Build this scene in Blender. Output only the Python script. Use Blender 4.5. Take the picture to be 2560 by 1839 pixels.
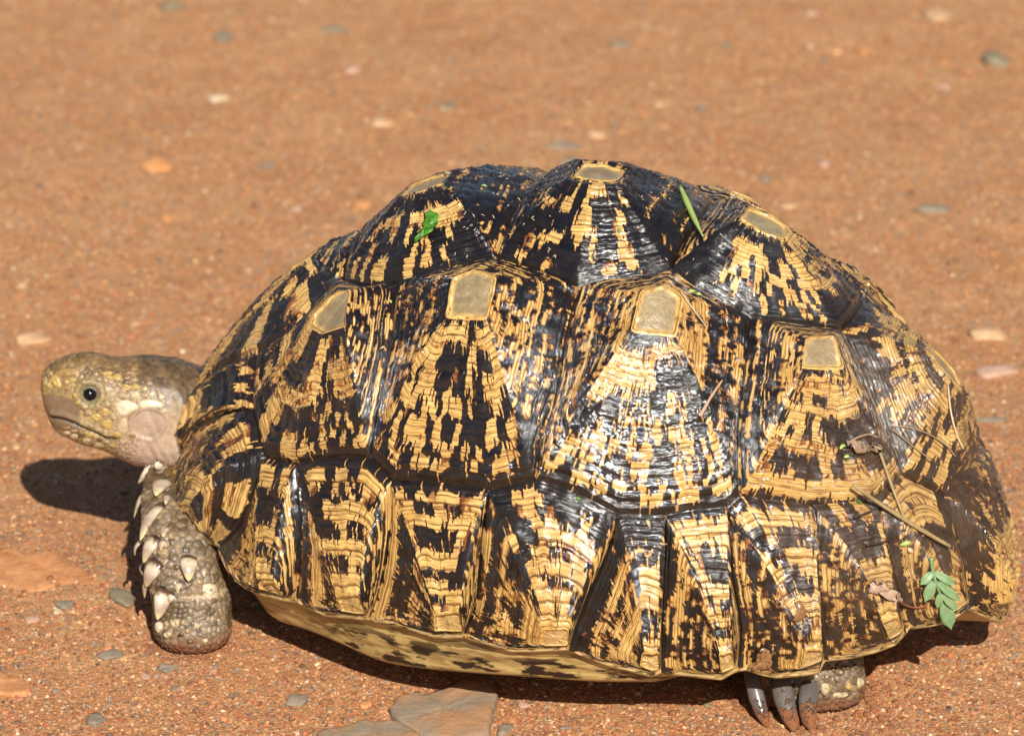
import bpy, bmesh, math, random
import numpy as np
from mathutils import Vector, Matrix, kdtree
from mathutils.bvhtree import BVHTree
for o in list(bpy.data.objects): bpy.data.objects.remove(o)
sc = bpy.context.scene; C = sc.collection
rng = np.random.default_rng(7); random.seed(7)

# ------------------------------------------------------------ camera, sky, sun
EL = math.radians(22); DIST = 2.6; K = 0.000198; ZT = 0.132
FWD = np.array([0, math.cos(EL), -math.sin(EL)]); UP = np.array([0, math.sin(EL), math.cos(EL)])
TGT = np.array([0, 0, ZT]); CAM = TGT - FWD*DIST
cd = bpy.data.cameras.new('camera'); cam = bpy.data.objects.new('camera', cd); C.objects.link(cam)
cam.location = CAM; cam.rotation_euler = (math.pi/2-EL, 0, 0)
cd.sensor_width = 36; cd.lens = 36*DIST/(2560*K); cd.clip_start = .05; cd.clip_end = 400
cd.dof.use_dof = True; cd.dof.focus_distance = DIST-.085; cd.dof.aperture_fstop = cd.lens/14.5
sc.camera = cam
SUN = np.array([0.24, -1.20, 1.0]); SUN /= np.linalg.norm(SUN)
w = bpy.data.worlds.new("World"); sc.world = w; w.use_nodes = True
nt = w.node_tree; sky = nt.nodes.new('ShaderNodeTexSky'); sky.sky_type = 'NISHITA'; sky.sun_disc = False
sky.sun_elevation = math.asin(SUN[2]); sky.sun_rotation = math.atan2(SUN[0], SUN[1])
bg = nt.nodes['Background']; bg.inputs[1].default_value = .052; nt.links.new(sky.outputs[0], bg.inputs[0])
sl = bpy.data.lights.new('sun', 'SUN'); sl.energy = 5.0; sl.angle = math.radians(.53); sl.color = (1, .955, .88)
so = bpy.data.objects.new('sun', sl); C.objects.link(so)
so.rotation_euler = Vector(-SUN).to_track_quat('-Z', 'Y').to_euler(); so.location = Vector(SUN)*5
sc.view_settings.view_transform = 'Standard'; sc.view_settings.look = 'None'; sc.view_settings.gamma = 1
sc.view_settings.exposure = 0.34; sc.view_settings.use_curve_mapping = False

def project(P):
    P = np.asarray(P)-TGT
    d = P@FWD+DIST
    return np.stack([1280+P[..., 0]*DIST/d/K, 919.5-(P@UP)*DIST/d/K], -1)
def ray(px, py):
    p = TGT+np.array([(px-1280)*K, 0, 0])+UP*(919.5-py)*K
    d = p-CAM; return CAM, d/np.linalg.norm(d)
def at_y(px, py, y):                                   # where the sight line meets the plane of that y
    o, d = ray(px, py); return o+d*((y-o[1])/d[1])
def ground_at(px, py, z=0.):
    o, d = ray(px, py); return o+d*((z-o[2])/d[2])

# ------------------------------------------------------------ small helpers
def sstep(a, b, x):
    t = np.clip((np.asarray(x, float)-a)/(b-a), 0, 1); return t*t*(3-2*t)
def hsh(i, j, s):
    v = np.sin(i*127.1+j*311.7+s*74.7)*43758.5453; return v-np.floor(v)
def vn(x, y, s=0):                                     # value noise 0..1
    x = np.asarray(x, float); y = np.asarray(y, float)+0*x; i = np.floor(x); j = np.floor(y)
    u = x-i; v = y-j; u = u*u*(3-2*u); v = v*v*(3-2*v)
    return (hsh(i, j, s)*(1-u)+hsh(i+1, j, s)*u)*(1-v)+(hsh(i, j+1, s)*(1-u)+hsh(i+1, j+1, s)*u)*v
def mesh_np(name, V, F, mat, parent=None, smooth=True, attrs=None, uv=None):
    V = np.asarray(V, np.float32); F = np.asarray(F, np.int32)
    me = bpy.data.meshes.new(name); me.vertices.add(len(V)); me.vertices.foreach_set('co', V.ravel())
    n = F.shape[1]; me.loops.add(F.size); me.loops.foreach_set('vertex_index', F.ravel())
    me.polygons.add(len(F)); me.polygons.foreach_set('loop_start', np.arange(0, F.size, n, dtype=np.int32))
    me.polygons.foreach_set('loop_total', np.full(len(F), n, np.int32))
    me.update(calc_edges=True); me.validate()
    if smooth: me.polygons.foreach_set('use_smooth', np.ones(len(me.polygons), bool))
    for k, a in (attrs or {}).items():
        a = np.asarray(a, np.float32)
        if a.ndim == 1: me.attributes.new(k, 'FLOAT', 'POINT').data.foreach_set('value', a)
        elif a.shape[1] == 3: me.attributes.new(k, 'FLOAT_VECTOR', 'POINT').data.foreach_set('vector', a.ravel())
    if mat: me.materials.append(mat)
    o = bpy.data.objects.new(name, me); C.objects.link(o)
    if parent: o.parent = parent
    return o
def tag(o, label=None, cat=None, group=None, kind=None):
    for k, v in (('label', label), ('category', cat), ('group', group), ('kind', kind)):
        if v: o[k] = v
    return o
def empty(name, loc=(0, 0, 0)):
    o = bpy.data.objects.new(name, None); C.objects.link(o); o.location = loc; o.empty_display_size = .02; return o
def catmull(P, n, closed=False):
    P = np.asarray(P, float); m = len(P); out = []
    if closed:
        t = np.linspace(0, m, n, endpoint=False)
    else: t = np.linspace(0, m-1, n)
    for x in t:
        i = int(x); f = x-i
        if not closed and i >= m-1: i = m-2; f = 1.
        g = (lambda k: P[k % m]) if closed else (lambda k: P[min(max(k, 0), m-1)] )
        a, b, c, d = g(i-1), g(i), g(i+1), g(i+2)
        out.append(.5*((2*b)+(c-a)*f+(2*a-5*b+4*c-d)*f*f+(3*b-a-3*c+d)*f**3))
    return np.array(out)
def grid_faces(nr, nc, wrap=True, off=0):
    r, c = np.meshgrid(np.arange(nr-1), np.arange(nc if wrap else nc-1), indexing='ij')
    c2 = (c+1) % nc
    return (np.stack([r*nc+c, (r+1)*nc+c, (r+1)*nc+c2, r*nc+c2], -1).reshape(-1, 4)+off)
def tube(path, rad, ns=10, flat=1., upv=(0, 0, 1), cap=True):
    """closed tube along path (n,3); rad scalar or (n,), flat = squash along the second axis"""
    path = np.asarray(path, float); n = len(path); rad = np.broadcast_to(rad, n)
    T = np.gradient(path, axis=0); T /= np.linalg.norm(T, axis=1)[:, None]+1e-12
    u = np.cross(T, np.asarray(upv, float)); u /= np.linalg.norm(u, axis=1)[:, None]+1e-9; v = np.cross(u, T)
    a = np.linspace(0, 2*np.pi, ns, endpoint=False)
    R = path[:, None]+rad[:, None, None]*(np.cos(a)[None, :, None]*u[:, None]+flat*np.sin(a)[None, :, None]*v[:, None])
    V = R.reshape(-1, 3); F = grid_faces(n, ns)
    V = np.vstack([V, path[:1], path[-1:]]); b = n*ns
    k = np.arange(ns); k2 = (k+1) % ns
    F = np.vstack([F, np.stack([np.full(ns, b), k, k2, k2], 1)[:, [0, 1, 2, 2]], np.stack([np.full(ns, b+1), (n-1)*ns+k2, (n-1)*ns+k, (n-1)*ns+k], 1)])
    return V, F
def quads_to_obj(name, V, F, mat, parent=None, smooth=True, attrs=None):
    # accepts quads with a doubled last index as triangles
    me = bpy.data.meshes.new(name)
    F = [tuple(f[:3]) if f[2] == f[3] else tuple(f) for f in F.tolist()]
    me.from_pydata([tuple(v) for v in V], [], F); me.update()
    if smooth: me.polygons.foreach_set('use_smooth', np.ones(len(me.polygons), bool))
    for k, a in (attrs or {}).items(): me.attributes.new(k, 'FLOAT', 'POINT').data.foreach_set('value', np.asarray(a, np.float32))
    if mat: me.materials.append(mat)
    o = bpy.data.objects.new(name, me); C.objects.link(o)
    if parent: o.parent = parent
    return o

# ------------------------------------------------------------ material helpers
class M:
    def __init__(s, name):
        s.m = bpy.data.materials.new(name); s.m.use_nodes = True; s.t = s.m.node_tree
        s.b = s.t.nodes['Principled BSDF']
    def n(s, ty, **kw):
        x = s.t.nodes.new(ty)
        for k, v in kw.items():
            if k.startswith('i_'):
                key = k[2:]; x.inputs[int(key) if key.isdigit() else key].default_value = v
            else: setattr(x, k, v)
        return x
    def l(s, a, b): s.t.links.new(a, b)
    def noise(s, scale, vec=None, detail=4, rough=.55, dist=0.):
        x = s.n('ShaderNodeTexNoise'); x.inputs['Scale'].default_value = scale; x.inputs['Detail'].default_value = detail
        x.inputs['Roughness'].default_value = rough; x.inputs['Distortion'].default_value = dist
        if vec: s.l(vec, x.inputs['Vector'])
        return x.outputs[0]
    def vor(s, scale, vec=None, feature='F1'):
        x = s.n('ShaderNodeTexVoronoi', feature=feature); x.inputs['Scale'].default_value = scale
        if vec: s.l(vec, x.inputs['Vector'])
        return x
    def ramp(s, fac, stops, interp='LINEAR'):
        x = s.n('ShaderNodeValToRGB'); s.l(fac, x.inputs[0]); e = x.color_ramp.elements; x.color_ramp.interpolation = interp
        while len(e) > 1: e.remove(e[-1])
        e[0].position = stops[0][0]; e[0].color = (*stops[0][1], 1)
        for p, c in stops[1:]: q = e.new(p); q.color = (*c, 1)
        return x.outputs[0]
    def math(s, op, a, b=None, c=None):
        x = s.n('ShaderNodeMath', operation=op)
        for i, v in enumerate((a, b, c)):
            if v is None: continue
            if isinstance(v, (int, float)): x.inputs[i].default_value = v
            else: s.l(v, x.inputs[i])
        return x.outputs[0]
    def mix(s, fac, a, b, blend='MIX'):
        x = s.n('ShaderNodeMix', data_type='RGBA', blend_type=blend)
        for sock, v in ((x.inputs['Factor'], fac), (x.inputs['A'], a), (x.inputs['B'], b)):
            sock = sock if sock.enabled else None
        ins = [i for i in x.inputs if i.enabled]
        for sock, v in zip(ins, (fac, a, b)):
            if isinstance(v, (int, float)): sock.default_value = v
            elif isinstance(v, tuple): sock.default_value = (*v, 1)
            else: s.l(v, sock)
        return [o for o in x.outputs if o.enabled][0]
    def mrange(s, v, a, b, c, d):
        x = s.n('ShaderNodeMapRange'); s.l(v, x.inputs[0])
        for i, q in enumerate((a, b, c, d)): x.inputs[i+1].default_value = q
        return x.outputs[0]
    def attr(s, name, out='Fac', ty='GEOMETRY'):
        x = s.n('ShaderNodeAttribute', attribute_name=name, attribute_type=ty); return x.outputs[out]
    def bump(s, h, strength, dist, prev=None):
        x = s.n('ShaderNodeBump'); x.inputs['Strength'].default_value = strength; x.inputs['Distance'].default_value = dist
        s.l(h, x.inputs['Height'])
        if prev: s.l(prev, x.inputs['Normal'])
        return x.outputs[0]
    def set(s, **kw):
        nm = dict(color='Base Color', rough='Roughness', spec='Specular IOR Level', coat='Coat Weight', coatr='Coat Roughness', normal='Normal', sss='Subsurface Weight', trans='Transmission Weight', coatn='Coat Normal')
        for k, v in kw.items():
            i = s.b.inputs[nm[k]]
            if isinstance(v, (int, float)): i.default_value = v
            elif isinstance(v, tuple): i.default_value = (*v, 1)
            else: s.l(v, i)
        return s.m

def shell_material(name, horn=False):
    m = M(name)
    pos = m.n('ShaderNodeTexCoord').outputs['Object']
    pig = m.attr('pigment'); rg = m.attr('ring'); rc = m.attr('radial', 'Vector'); dirt = m.attr('mud'); lip = m.attr('lip'); ar = m.attr('areola')
    # streaks that run outwards across the rings, and fine growth lines along them
    mp = m.n('ShaderNodeMapping'); mp.inputs['Scale'].default_value = (1400, 26, 1); m.l(rc, mp.inputs[0])
    sx_ = m.n('ShaderNodeSeparateXYZ'); m.l(rc, sx_.inputs[0]); wide = sx_.outputs[2]
    streak = m.noise(1.0, mp.outputs[0], 3, .6)
    mp2 = m.n('ShaderNodeMapping'); mp2.inputs['Scale'].default_value = (60, 170, 1); m.l(rc, mp2.inputs[0])
    lines = m.noise(1.0, mp2.outputs[0], 2, .6)
    p = m.math('ADD', pig, m.math('MULTIPLY', m.math('SUBTRACT', streak, .5), m.mrange(wide, 0, 1, .06, .26)))
    p = m.math('ADD', p, m.math('MULTIPLY', m.math('SUBTRACT', lines, .5), m.mrange(wide, 0, 1, .9, .3)))
    big = m.noise(60, pos, 3)
    tan = m.mix(m.mrange(big, .3, .7, 0, 1), (.62, .355, .095), (.75, .49, .165))
    tan = m.mix(m.mrange(lines, .52, .63, 0, .9), tan, (.19, .075, .018))
    tan = m.mix(m.math('MULTIPLY', m.mrange(rg, .2, .9, 1., 0), m.mrange(m.noise(90, pos, 3), .32, .55, .45, 1)), tan, (.13, .055, .016))
    tan = m.mix(ar, tan, m.mix(m.mrange(m.noise(110, pos, 5, .7), .36, .62, 0, 1), (.37, .285, .15), (.22, .16, .085)))
    tan = m.mix(m.math('MULTIPLY', ar, m.mrange(lines, .52, .62, 0, .5)), tan, (.20, .115, .04))
    dark = m.mix(m.mrange(m.noise(150, pos, 2), .35, .7, 0, 1), (.007, .006, .006), (.016, .011, .009))
    f = m.ramp(p, [(.34, (0, 0, 0)), (.50, (.42, .42, .42)), (.57, (.72, .72, .72)), (.70, (1, 1, 1))])
    col = m.mix(m.mrange(f, 0, .5, 0, 1), tan, (.24, .075, .015))
    col = m.mix(m.mrange(f, .5, 1, 0, 1), col, dark)
    col = m.mix(lip, col, (.72, .55, .27))
    mud = m.math('MULTIPLY', dirt, m.mrange(m.noise(45, pos, 5, .65), .28, .56, 0, 1))
    col = m.mix(m.math('MULTIPLY', mud, .50), col, (.12, .060, .022))
    n1 = m.bump(lines, .8, .00045)
    n3 = m.bump(m.noise(130, pos, 4, .6), .38, .0012, n1)
    wet = m.mrange(big, .36, .64, .09, .28)
    r = m.mix(mud, wet, (.5, .5, .5)); r = m.mix(ar, r, (.34, .34, .34))
    return m.set(color=col, rough=r, normal=n3, spec=.55, coat=m.mrange(big, .62, .42, .35, 1.), coatr=.055, coatn=n3)
MAT_SH = shell_material('shell_horn')

# ------------------------------------------------------------ the carapace as a 3-D surface
A_, B_, H_, PP, Q_, L0, M0, Z0, H1, H2 = 1087.481*K, 736.533*K, 896.895*K, 1.984, 1.8, 184.64*K, 5.482*K, -413.582*K+ZT, .001, -.158
PSI = math.radians(16); E1 = np.array([math.cos(PSI), -math.sin(PSI), 0]); E2 = np.array([math.sin(PSI), math.cos(PSI), 0])
RIM_T = np.array([-math.pi, 0.]); RIM_D = np.array([0., 0.])   # filled below: how far the rim dips, by direction
def local(X, Y):
    rho = np.hypot(X, Y)+1e-9; c = X/rho; s = Y/rho; th = np.pi/2*rho
    sn = np.sin(th); cs = np.cos(th); n = (np.abs(sn)**PP+np.abs(cs)**PP)**(1/PP)
    f = sn/n; g = np.sign(cs)*np.abs(cs)/n; nq = (np.abs(c)**Q_+np.abs(s)**Q_+1e-12)**(1/Q_)
    tau = -np.abs(np.arctan2(s, c)); dz = np.interp(tau, RIM_T, RIM_D)
    wgt = np.clip((rho-.62)/.38, 0, 1.1)**1.7
    dip = (.0075*np.exp(-((X+.50)/.17)**2)+.0095*np.exp(-((X-.52)/.17)**2))*sstep(.06, .35, np.abs(Y))*sstep(1., .7, rho)
    return A_*f*c/nq, B_*f*s/nq, Z0+g*H_*(1+H1*f*c+H2*(f*c)**2)+dz*wgt-dip
def toworld(l, m, z):
    return np.stack([L0+l*E1[0]+m*E2[0], M0+l*E1[1]+m*E2[1], z+0*l], -1)
def S(X, Y):
    return toworld(*local(np.asarray(X, float), np.asarray(Y, float)))
def SN(X, Y):
    d = 2e-3; X = np.asarray(X, float); Y = np.asarray(Y, float)
    n = np.cross(S(X+d, Y)-S(X-d, Y), S(X, Y+d)-S(X, Y-d)); return n/(np.linalg.norm(n, axis=-1)[..., None]+1e-12)
# rim: traced lower edge of the near side; the front and rear ends given by direction (degrees)
rim_px = [(-180, None, 1075), (-177, None, 1110), (-174, None, 1141), (-170.5, None, 1200), (-166, None, 1308), (-159, None, 1336), (0, 500, 1348), (0, 546, 1362), (0, 563, 1407), (0, 576, 1433), (0, 602, 1463), (0, 640, 1482),
 (0, 709, 1499), (0, 742, 1503), (0, 808, 1536), (0, 915, 1546), (0, 1000, 1564), (0, 1090, 1592), (0, 1158, 1590), (0, 1277, 1625), (0, 1420, 1622), (0, 1503, 1655), (0, 1629, 1687),
 (0, 1655, 1678), (0, 1700, 1683), (0, 1806, 1694), (0, 1844, 1674), (0, 1870, 1671), (0, 1912, 1684), (0, 1946, 1690), (0, 1996, 1686), (0, 2050, 1679), (0, 2064, 1648), (0, 2132, 1641), (0, 2193, 1627), (0, 2242, 1609),
 (0, 2266, 1583), (0, 2275, 1567), (0, 2292, 1567), (0, 2345, 1559), (0, 2382, 1548), (0, 2424, 1519), (0, 2458, 1535), (0, 2500, 1552), (-2, None, 1550)]
TT = np.radians(np.linspace(-152, -3, 1500)); base = S(np.cos(TT), np.sin(TT)); bx = project(base)[:, 0]
def tau_of(px): return TT[np.abs(bx-px).argmin()]
rt = []; rd = []
for a, px, py in rim_px:
    t = math.radians(a) if px is None else tau_of(px)
    b0 = S(np.cos(t), np.sin(t)); q = project(b0)
    rt.append(t); rd.append(-(py-q[1])*K/math.cos(EL))
o_ = np.argsort(rt); RT = np.array(rt)[o_]; RD = np.array(rd)[o_]
RIM_T, RIM_D = RT, RD
GG = np.linspace(-1.0, 1.0, 601); GX, GY = np.meshgrid(GG, GG); k_ = (np.hypot(GX, GY) <= 1.0) & (GY < .4); GX = GX[k_]; GY = GY[k_]
GP = S(GX, GY); GN = SN(GX, GY); GF = np.where((GN@FWD) < .02, 0, 1e5)
def inv(px, py, h=0.):
    q = project(GP+GN*h) if h else inv.q0
    i = (np.hypot(q[:, 0]-px, q[:, 1]-py)+GF).argmin(); return np.array([GX[i], GY[i]])
inv.q0 = project(GP)
_cache = {}
def invh(px, py, h):
    if h not in _cache: _cache[h] = project(GP+GN*h)
    q = _cache[h]; i = (np.hypot(q[:, 0]-px, q[:, 1]-py)+GF).argmin(); return np.array([GX[i], GY[i]])
PX = dict(P12=(854, 700), Q12=(994, 707), P23=(1238, 645), Q23=(1445, 717), P34=(1682, 672), Q34=(1880, 794), P45=(2105, 828), T1=(640, 897), R12=(632, 1020), R23=(662, 1145), R34=(742, 1158),
 Q12b=(926, 1145), R45=(978, 1203), R56=(1222, 1227), Q23b=(1340, 1202), R67=(1544, 1285), R78=(1662, 1290), R89=(1816, 1266), Q34b=(1849, 1240), R910=(2034, 1262), R1011=(2188, 1248), Q45b=(2252, 1185), R1112=(2363, 1241))
V = {k: invh(*v, -.001) for k, v in PX.items()}
def rimv(px): t = tau_of(px); return np.array([math.cos(t), math.sin(t)])
for k, v in dict(r23=546, r34=742, r45=923, r56=1157, r67=1422, r78=1653, r89=1846, r910=2063, r1011=2268, r1112=2426).items(): V[k] = rimv(v)
V['r12'] = np.array([math.cos(math.radians(-173.5)), math.sin(math.radians(-173.5))])
V['N1'] = np.array([-.80, -.075]); V['rn'] = np.array([math.cos(math.radians(-177.5)), math.sin(math.radians(-177.5))])
for k in list(V): V[k+"'"] = V[k]*np.array([1, -1])
MIDS = {('P12', 'Q12'): [(920, 715)], ('Q12', 'P23'): [(1060, 690), (1116, 672)], ('P23', 'Q23'): [(1330, 668)], ('Q23', 'P34'): [(1500, 698), (1568, 692)], ('P34', 'Q34'): [(1752, 725), (1826, 765)],
 ('Q34', 'P45'): [(1965, 806)], ('Q12', 'Q12b'): [(968, 900), (944, 1030)], ('Q23', 'Q23b'): [(1408, 850), (1385, 1000), (1350, 1110)], ('Q34', 'Q34b'): [(1868, 920), (1848, 1080)],
 ('P45', 'Q45b'): [(2160, 940), (2205, 1060)], ('T1', 'P12'): [(700, 850), (775, 775)], ('R34', 'r34'): [(752, 1300), (748, 1420)], ('R45', 'r45'): [(976, 1300), (958, 1430)], ('R56', 'r56'): [(1211, 1303), (1201, 1403), (1188, 1504)],
 ('R67', 'r67'): [(1519, 1378), (1483, 1454), (1443, 1555)], ('R78', 'r78'): [(1660, 1403), (1655, 1560)], ('R89', 'r89'): [(1820, 1400), (1850, 1560)], ('R910', 'r910'): [(2030, 1400), (2037, 1514)],
 ('R1011', 'r1011'): [(2195, 1340), (2220, 1450)], ('R1112', 'r1112'): [(2379, 1307), (2401, 1390)], ('R23', 'r23'): [(632, 1240), (600, 1310)]}
def edge_pts(a, b):
    """chart polyline from a to b (without b)"""
    pa, pb = V[a], V[b]
    if abs(np.hypot(*pa)-1) < 2e-3 and abs(np.hypot(*pb)-1) < 2e-3:      # along the rim
        t0 = math.atan2(pa[1], pa[0]); t1 = math.atan2(pb[1], pb[0])
        if t1-t0 > math.pi: t1 -= 2*math.pi
        if t0-t1 > math.pi: t1 += 2*math.pi
        t = np.linspace(t0, t1, 60); return np.stack([np.cos(t), np.sin(t)], 1)[:-1]
    key = (a, b); sgn = 1
    if a.endswith("'") and b.endswith("'"): key = (a[:-1], b[:-1]); sgn = -1
    if key in MIDS: m = [invh(*p, -.001)*np.array([1, sgn]) for p in MIDS[key]]
    elif key[::-1] in MIDS: m = [invh(*p, -.001)*np.array([1, sgn]) for p in MIDS[key[::-1]]][::-1]
    else: m = []
    if m: return catmull([pa]+m+[pb], 24)[:-1]
    return np.array([pa])
def resample(P, n):
    d = np.r_[0, np.cumsum(np.hypot(*np.diff(P, axis=0).T))]; t = np.linspace(0, d[-1], n+1)[:-1]
    return np.stack([np.interp(t, d, P[:, 0]), np.interp(t, d, P[:, 1])], 1)

tortoise = empty('tortoise', (0.03, -.02, 0))
tag(tortoise, 'large leopard tortoise with glossy black and tan pyramid shell walking left over red soil', 'tortoise')
INVT = Matrix.Translation((0.03, -.02, 0)).inverted()
TL = np.array([0.03, -.02, 0])

NR = 112
def make_scute(kind, corners, areola, hgt, seed, tanp=.5, bands=None, rings=27, mids=(), res=1., mir=None, ringamp=1.):
    """corners: names round the seam; areola: chart points (one per corner); bands: {edge index: [(t_end, 'runs')]}"""
    r = np.random.default_rng(seed); nE = len(corners)
    seam = []; aro = []; sec = []; ss = []
    for i in range(nE):
        a, b = corners[i], corners[(i+1) % nE]; P = []
        chain = [a]+list(dict(mids).get(i, []))+[b]
        for u, v in zip(chain[:-1], chain[1:]): P.append(edge_pts(u, v))
        P = np.vstack(P+[V[b][None]])
        L3 = np.linalg.norm(np.diff(S(P[:, 0], P[:, 1]), axis=0), axis=1).sum()
        n = int(np.clip(L3/.00085*res, 10, 110))
        seam.append(resample(P, n)); t = np.arange(n)/n
        aro.append(areola[i][None]*(1-t)[:, None]+areola[(i+1) % nE][None]*t[:, None]); sec += [i]*n; ss += list(t)
    seam = np.vstack(seam); aro = np.vstack(aro); sec = np.array(sec); ss = np.array(ss); n = len(seam)
    cen = aro.mean(0); rn = max(24, int(NR*res))
    t = np.linspace(0, 1, rn); inner = np.array([.25, .55, .8, .93])
    rows = [cen+(aro-cen)*q for q in inner]+[aro+(seam-aro)*q for q in t]
    tt = np.r_[np.full(4, 0.), t]; Pc = np.array(rows)                      # (rows, n, 2)
    for j in range(len(tt)):                                                 # round the corners of the rings, except at the seam
        q = 1-sstep(.55, 1, tt[j]); kk = int(3+7*q)
        if tt[j] > .985: continue
        for _ in range(2 if tt[j] > .8 else 3):
            L = Pc[j]; acc = np.zeros_like(L); wn = 0
            for d in range(-kk, kk+1):
                wg = 1-abs(d)/(kk+1); acc += wg*np.roll(L, d, 0); wn += wg
            sm = acc/wn; ed = 1-sstep(.9, .985, tt[j]); Pc[j] = L*(1-ed)+sm*ed
    X = Pc[..., 0]; Y = Pc[..., 1]; W = S(X, Y); N = SN(X, Y)
    T2 = np.broadcast_to(tt[:, None], X.shape); Sx = np.broadcast_to((np.r_[0, np.cumsum(np.linalg.norm(np.diff(W[-1], axis=0), axis=1))])[None], X.shape)
    # growth rings: irregular terraces, each with a soft step
    wob = (vn(Sx/.006, T2*2, seed)-.5)*.018+(vn(Sx/.02, T2*3, seed+5)-.5)*.03
    tw = np.clip(T2+wob*sstep(0, .1, T2)*sstep(1, .93, T2), 0, 1)
    cuts = np.cumsum(r.uniform(.35, 1.7, rings)); cuts = np.r_[0, cuts/cuts[-1]]; cuts = cuts**.95
    idx = np.clip(np.searchsorted(cuts, tw, side='right')-1, 0, rings-1); fr = (tw-cuts[idx])/(cuts[idx+1]-cuts[idx])
    strong = r.random(rings)**1.5
    path = np.linalg.norm(W[-1]-W[4], axis=-1)[None]                          # metres from areola to seam along each radius
    wid = (cuts[idx+1]-cuts[idx])*path
    prof = np.clip(1-np.abs(fr-.45)/.55, 0, 1)**.5
    rh = wid*np.clip(prof, 0, 1)*(.16+.24*strong[idx])*ringamp
    rh = np.minimum(rh*1.55, .0012)
    hh = hgt*(1-T2**1.15)-.0014*sstep(.88, 1, T2)-.0006-(.0010*sstep(.55, 1, T2) if kind == 'vertebral_scute' and seed < 104 else 0)
    rho = np.hypot(X, Y)
    rimw = sstep(.955, 1., rho)
    hh = hh*(1-rimw)+rimw*np.maximum(hh*.35, 0)
    # ridges along the corner lines, slightly concave between
    dcorner = np.minimum(ss, 1-ss); hh = hh-hgt*.16*np.sin(np.pi*np.clip(T2, 0, 1))*np.broadcast_to(np.clip(np.sin(np.pi*ss), 0, 1)[None], X.shape)
    ismid = T2 > 0
    nm_ = 8; mc = np.cumsum(r.uniform(.5, 1.5, nm_)); mc = np.r_[0, mc/mc[-1]]
    mi = np.clip(np.searchsorted(mc, tw, side='right')-1, 0, nm_-1); mf = (tw-mc[mi])/(mc[mi+1]-mc[mi])
    roll = np.clip(1-np.abs(mf-.4)/.6, 0, 1)**.45*np.minimum((mc[mi+1]-mc[mi])*path*.12, .0009)
    hh = hh+np.where(ismid, rh+roll, 0)*(1-sstep(.97, 1, T2))
    if kind == 'marginal_scute': hh += .0006*(vn(Sx/.01, T2*4, seed+9)-.5)
    dimple = np.where(np.arange(len(tt))[:, None] < 4, -.0003, 0)*np.ones_like(X); hh += dimple
    hh += (vn(X*60, Y*60, seed)-.5)*.0010
    P3 = W+N*hh[..., None]
    # pigment
    pg = np.zeros_like(X); edge_r = lambda f, s_: vn(Sx/f, tw*s_, seed+31)
    drip = np.maximum(0, vn(Sx/.0009, tw*4, seed+3)-.66)*.34-np.maximum(0, vn(Sx/.0011, tw*4, seed+6)-.66)*.34+(vn(Sx/.004, tw*3, seed+4)-.5)*.05
    seg_len = np.array([np.linalg.norm(np.diff(W[-1][sec == e], axis=0), axis=1).sum()+1e-6 for e in range(nE)])
    perp = np.array([path[0][sec == e].mean()*0+np.min(np.linalg.norm(W[-1][sec == e][:, None]-W[4][sec == e][None], axis=-1)) for e in range(nE)])
    pd_ = []
    for e in range(nE):
        sm_ = W[-1][sec == e]; a0 = sm_[0]; ev = sm_[-1]-a0; Ln = np.linalg.norm(ev)+1e-9; ev /= Ln; am = W[4][sec == e].mean(0)-a0
        pd_.append(np.linalg.norm(am-ev*(am@ev))/Ln)
    nar = np.clip((np.array(pd_)-.15)/.55, .12, 1)[sec][None]                              # narrow side sectors get less drip, more ring lines
    tj = np.clip(tw+drip*nar, 0, .9999)
    n2_ = sstep(.35, .8, nar); Sp = np.zeros_like(X)
    for e in range(nE):
        me_ = sec == e; ev = W[-1][me_][-1]-W[-1][me_][0]; ev /= np.linalg.norm(ev)+1e-9; Sp[:, me_] = W[:, me_]@ev+e*.37
    Sx0 = Sx; Sx = np.where(n2_ > .5, Sx, Sp)
    ji = np.clip(np.searchsorted(cuts, tj, side='right')-1, 0, rings-1); td = np.clip((cuts[ji]+cuts[ji+1])/2*.65+tj*.35, 0, .9999)
    jit = (r.random(rings)-.5)*.0008; Sx = Sx+jit[ji]+(vn(ji*1.7, Sx/.004, seed+77)-.5)*.0008
    nb = r.integers(7, 10); bc = np.cumsum(r.uniform(.5, 1.5, nb)); bc = np.r_[0, bc/bc[-1]]
    bi = np.clip(np.searchsorted(bc, td, side='right')-1, 0, nb-1)
    f0 = .0075
    base0 = vn(Sx/f0, 0*Sx, seed+11)*.55+vn(Sx/(f0*.42), 0*Sx, seed+12)*.45
    bandn = vn(Sx/(f0*.85), bi*7.3, seed+13)*.5+vn(Sx/(f0*.33), bi*7.3+.5, seed+14)*.5
    off = r.uniform(-.13, .13, nb)[bi]
    ringn = vn(Sx/.0045, ji*3.1, seed+15); val = .22*base0+.46*bandn+.20*ringn+off*2.+.12*vn(bi*9.1, Sx/.03, seed+19)
    blk = vn(Sx/.0045, bi*5.1, seed+41)*.5+vn(Sx/.0017, ji*.6, seed+42)*.5
    run = hsh(ji, 0, seed+43)*.5+.5*vn(Sx0/.011+ji*13.7, 0*Sx, seed+44)
    vn_ = .42*blk+.58*run; wm = np.broadcast_to(n2_ > .5, X.shape) & (T2 > 0); tp2 = max(tanp-.08, .12)
    if (~wm & (T2 > 0)).any(): vn_ = vn_-np.quantile(vn_[~wm & (T2 > 0)], min(tp2, .40))
    if wm.any(): val = val-np.quantile(val[wm], tp2)
    val = val*n2_+(1-n2_)*vn_
    thr = 0.; pg = .5+(val-thr)*5.5
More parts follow.
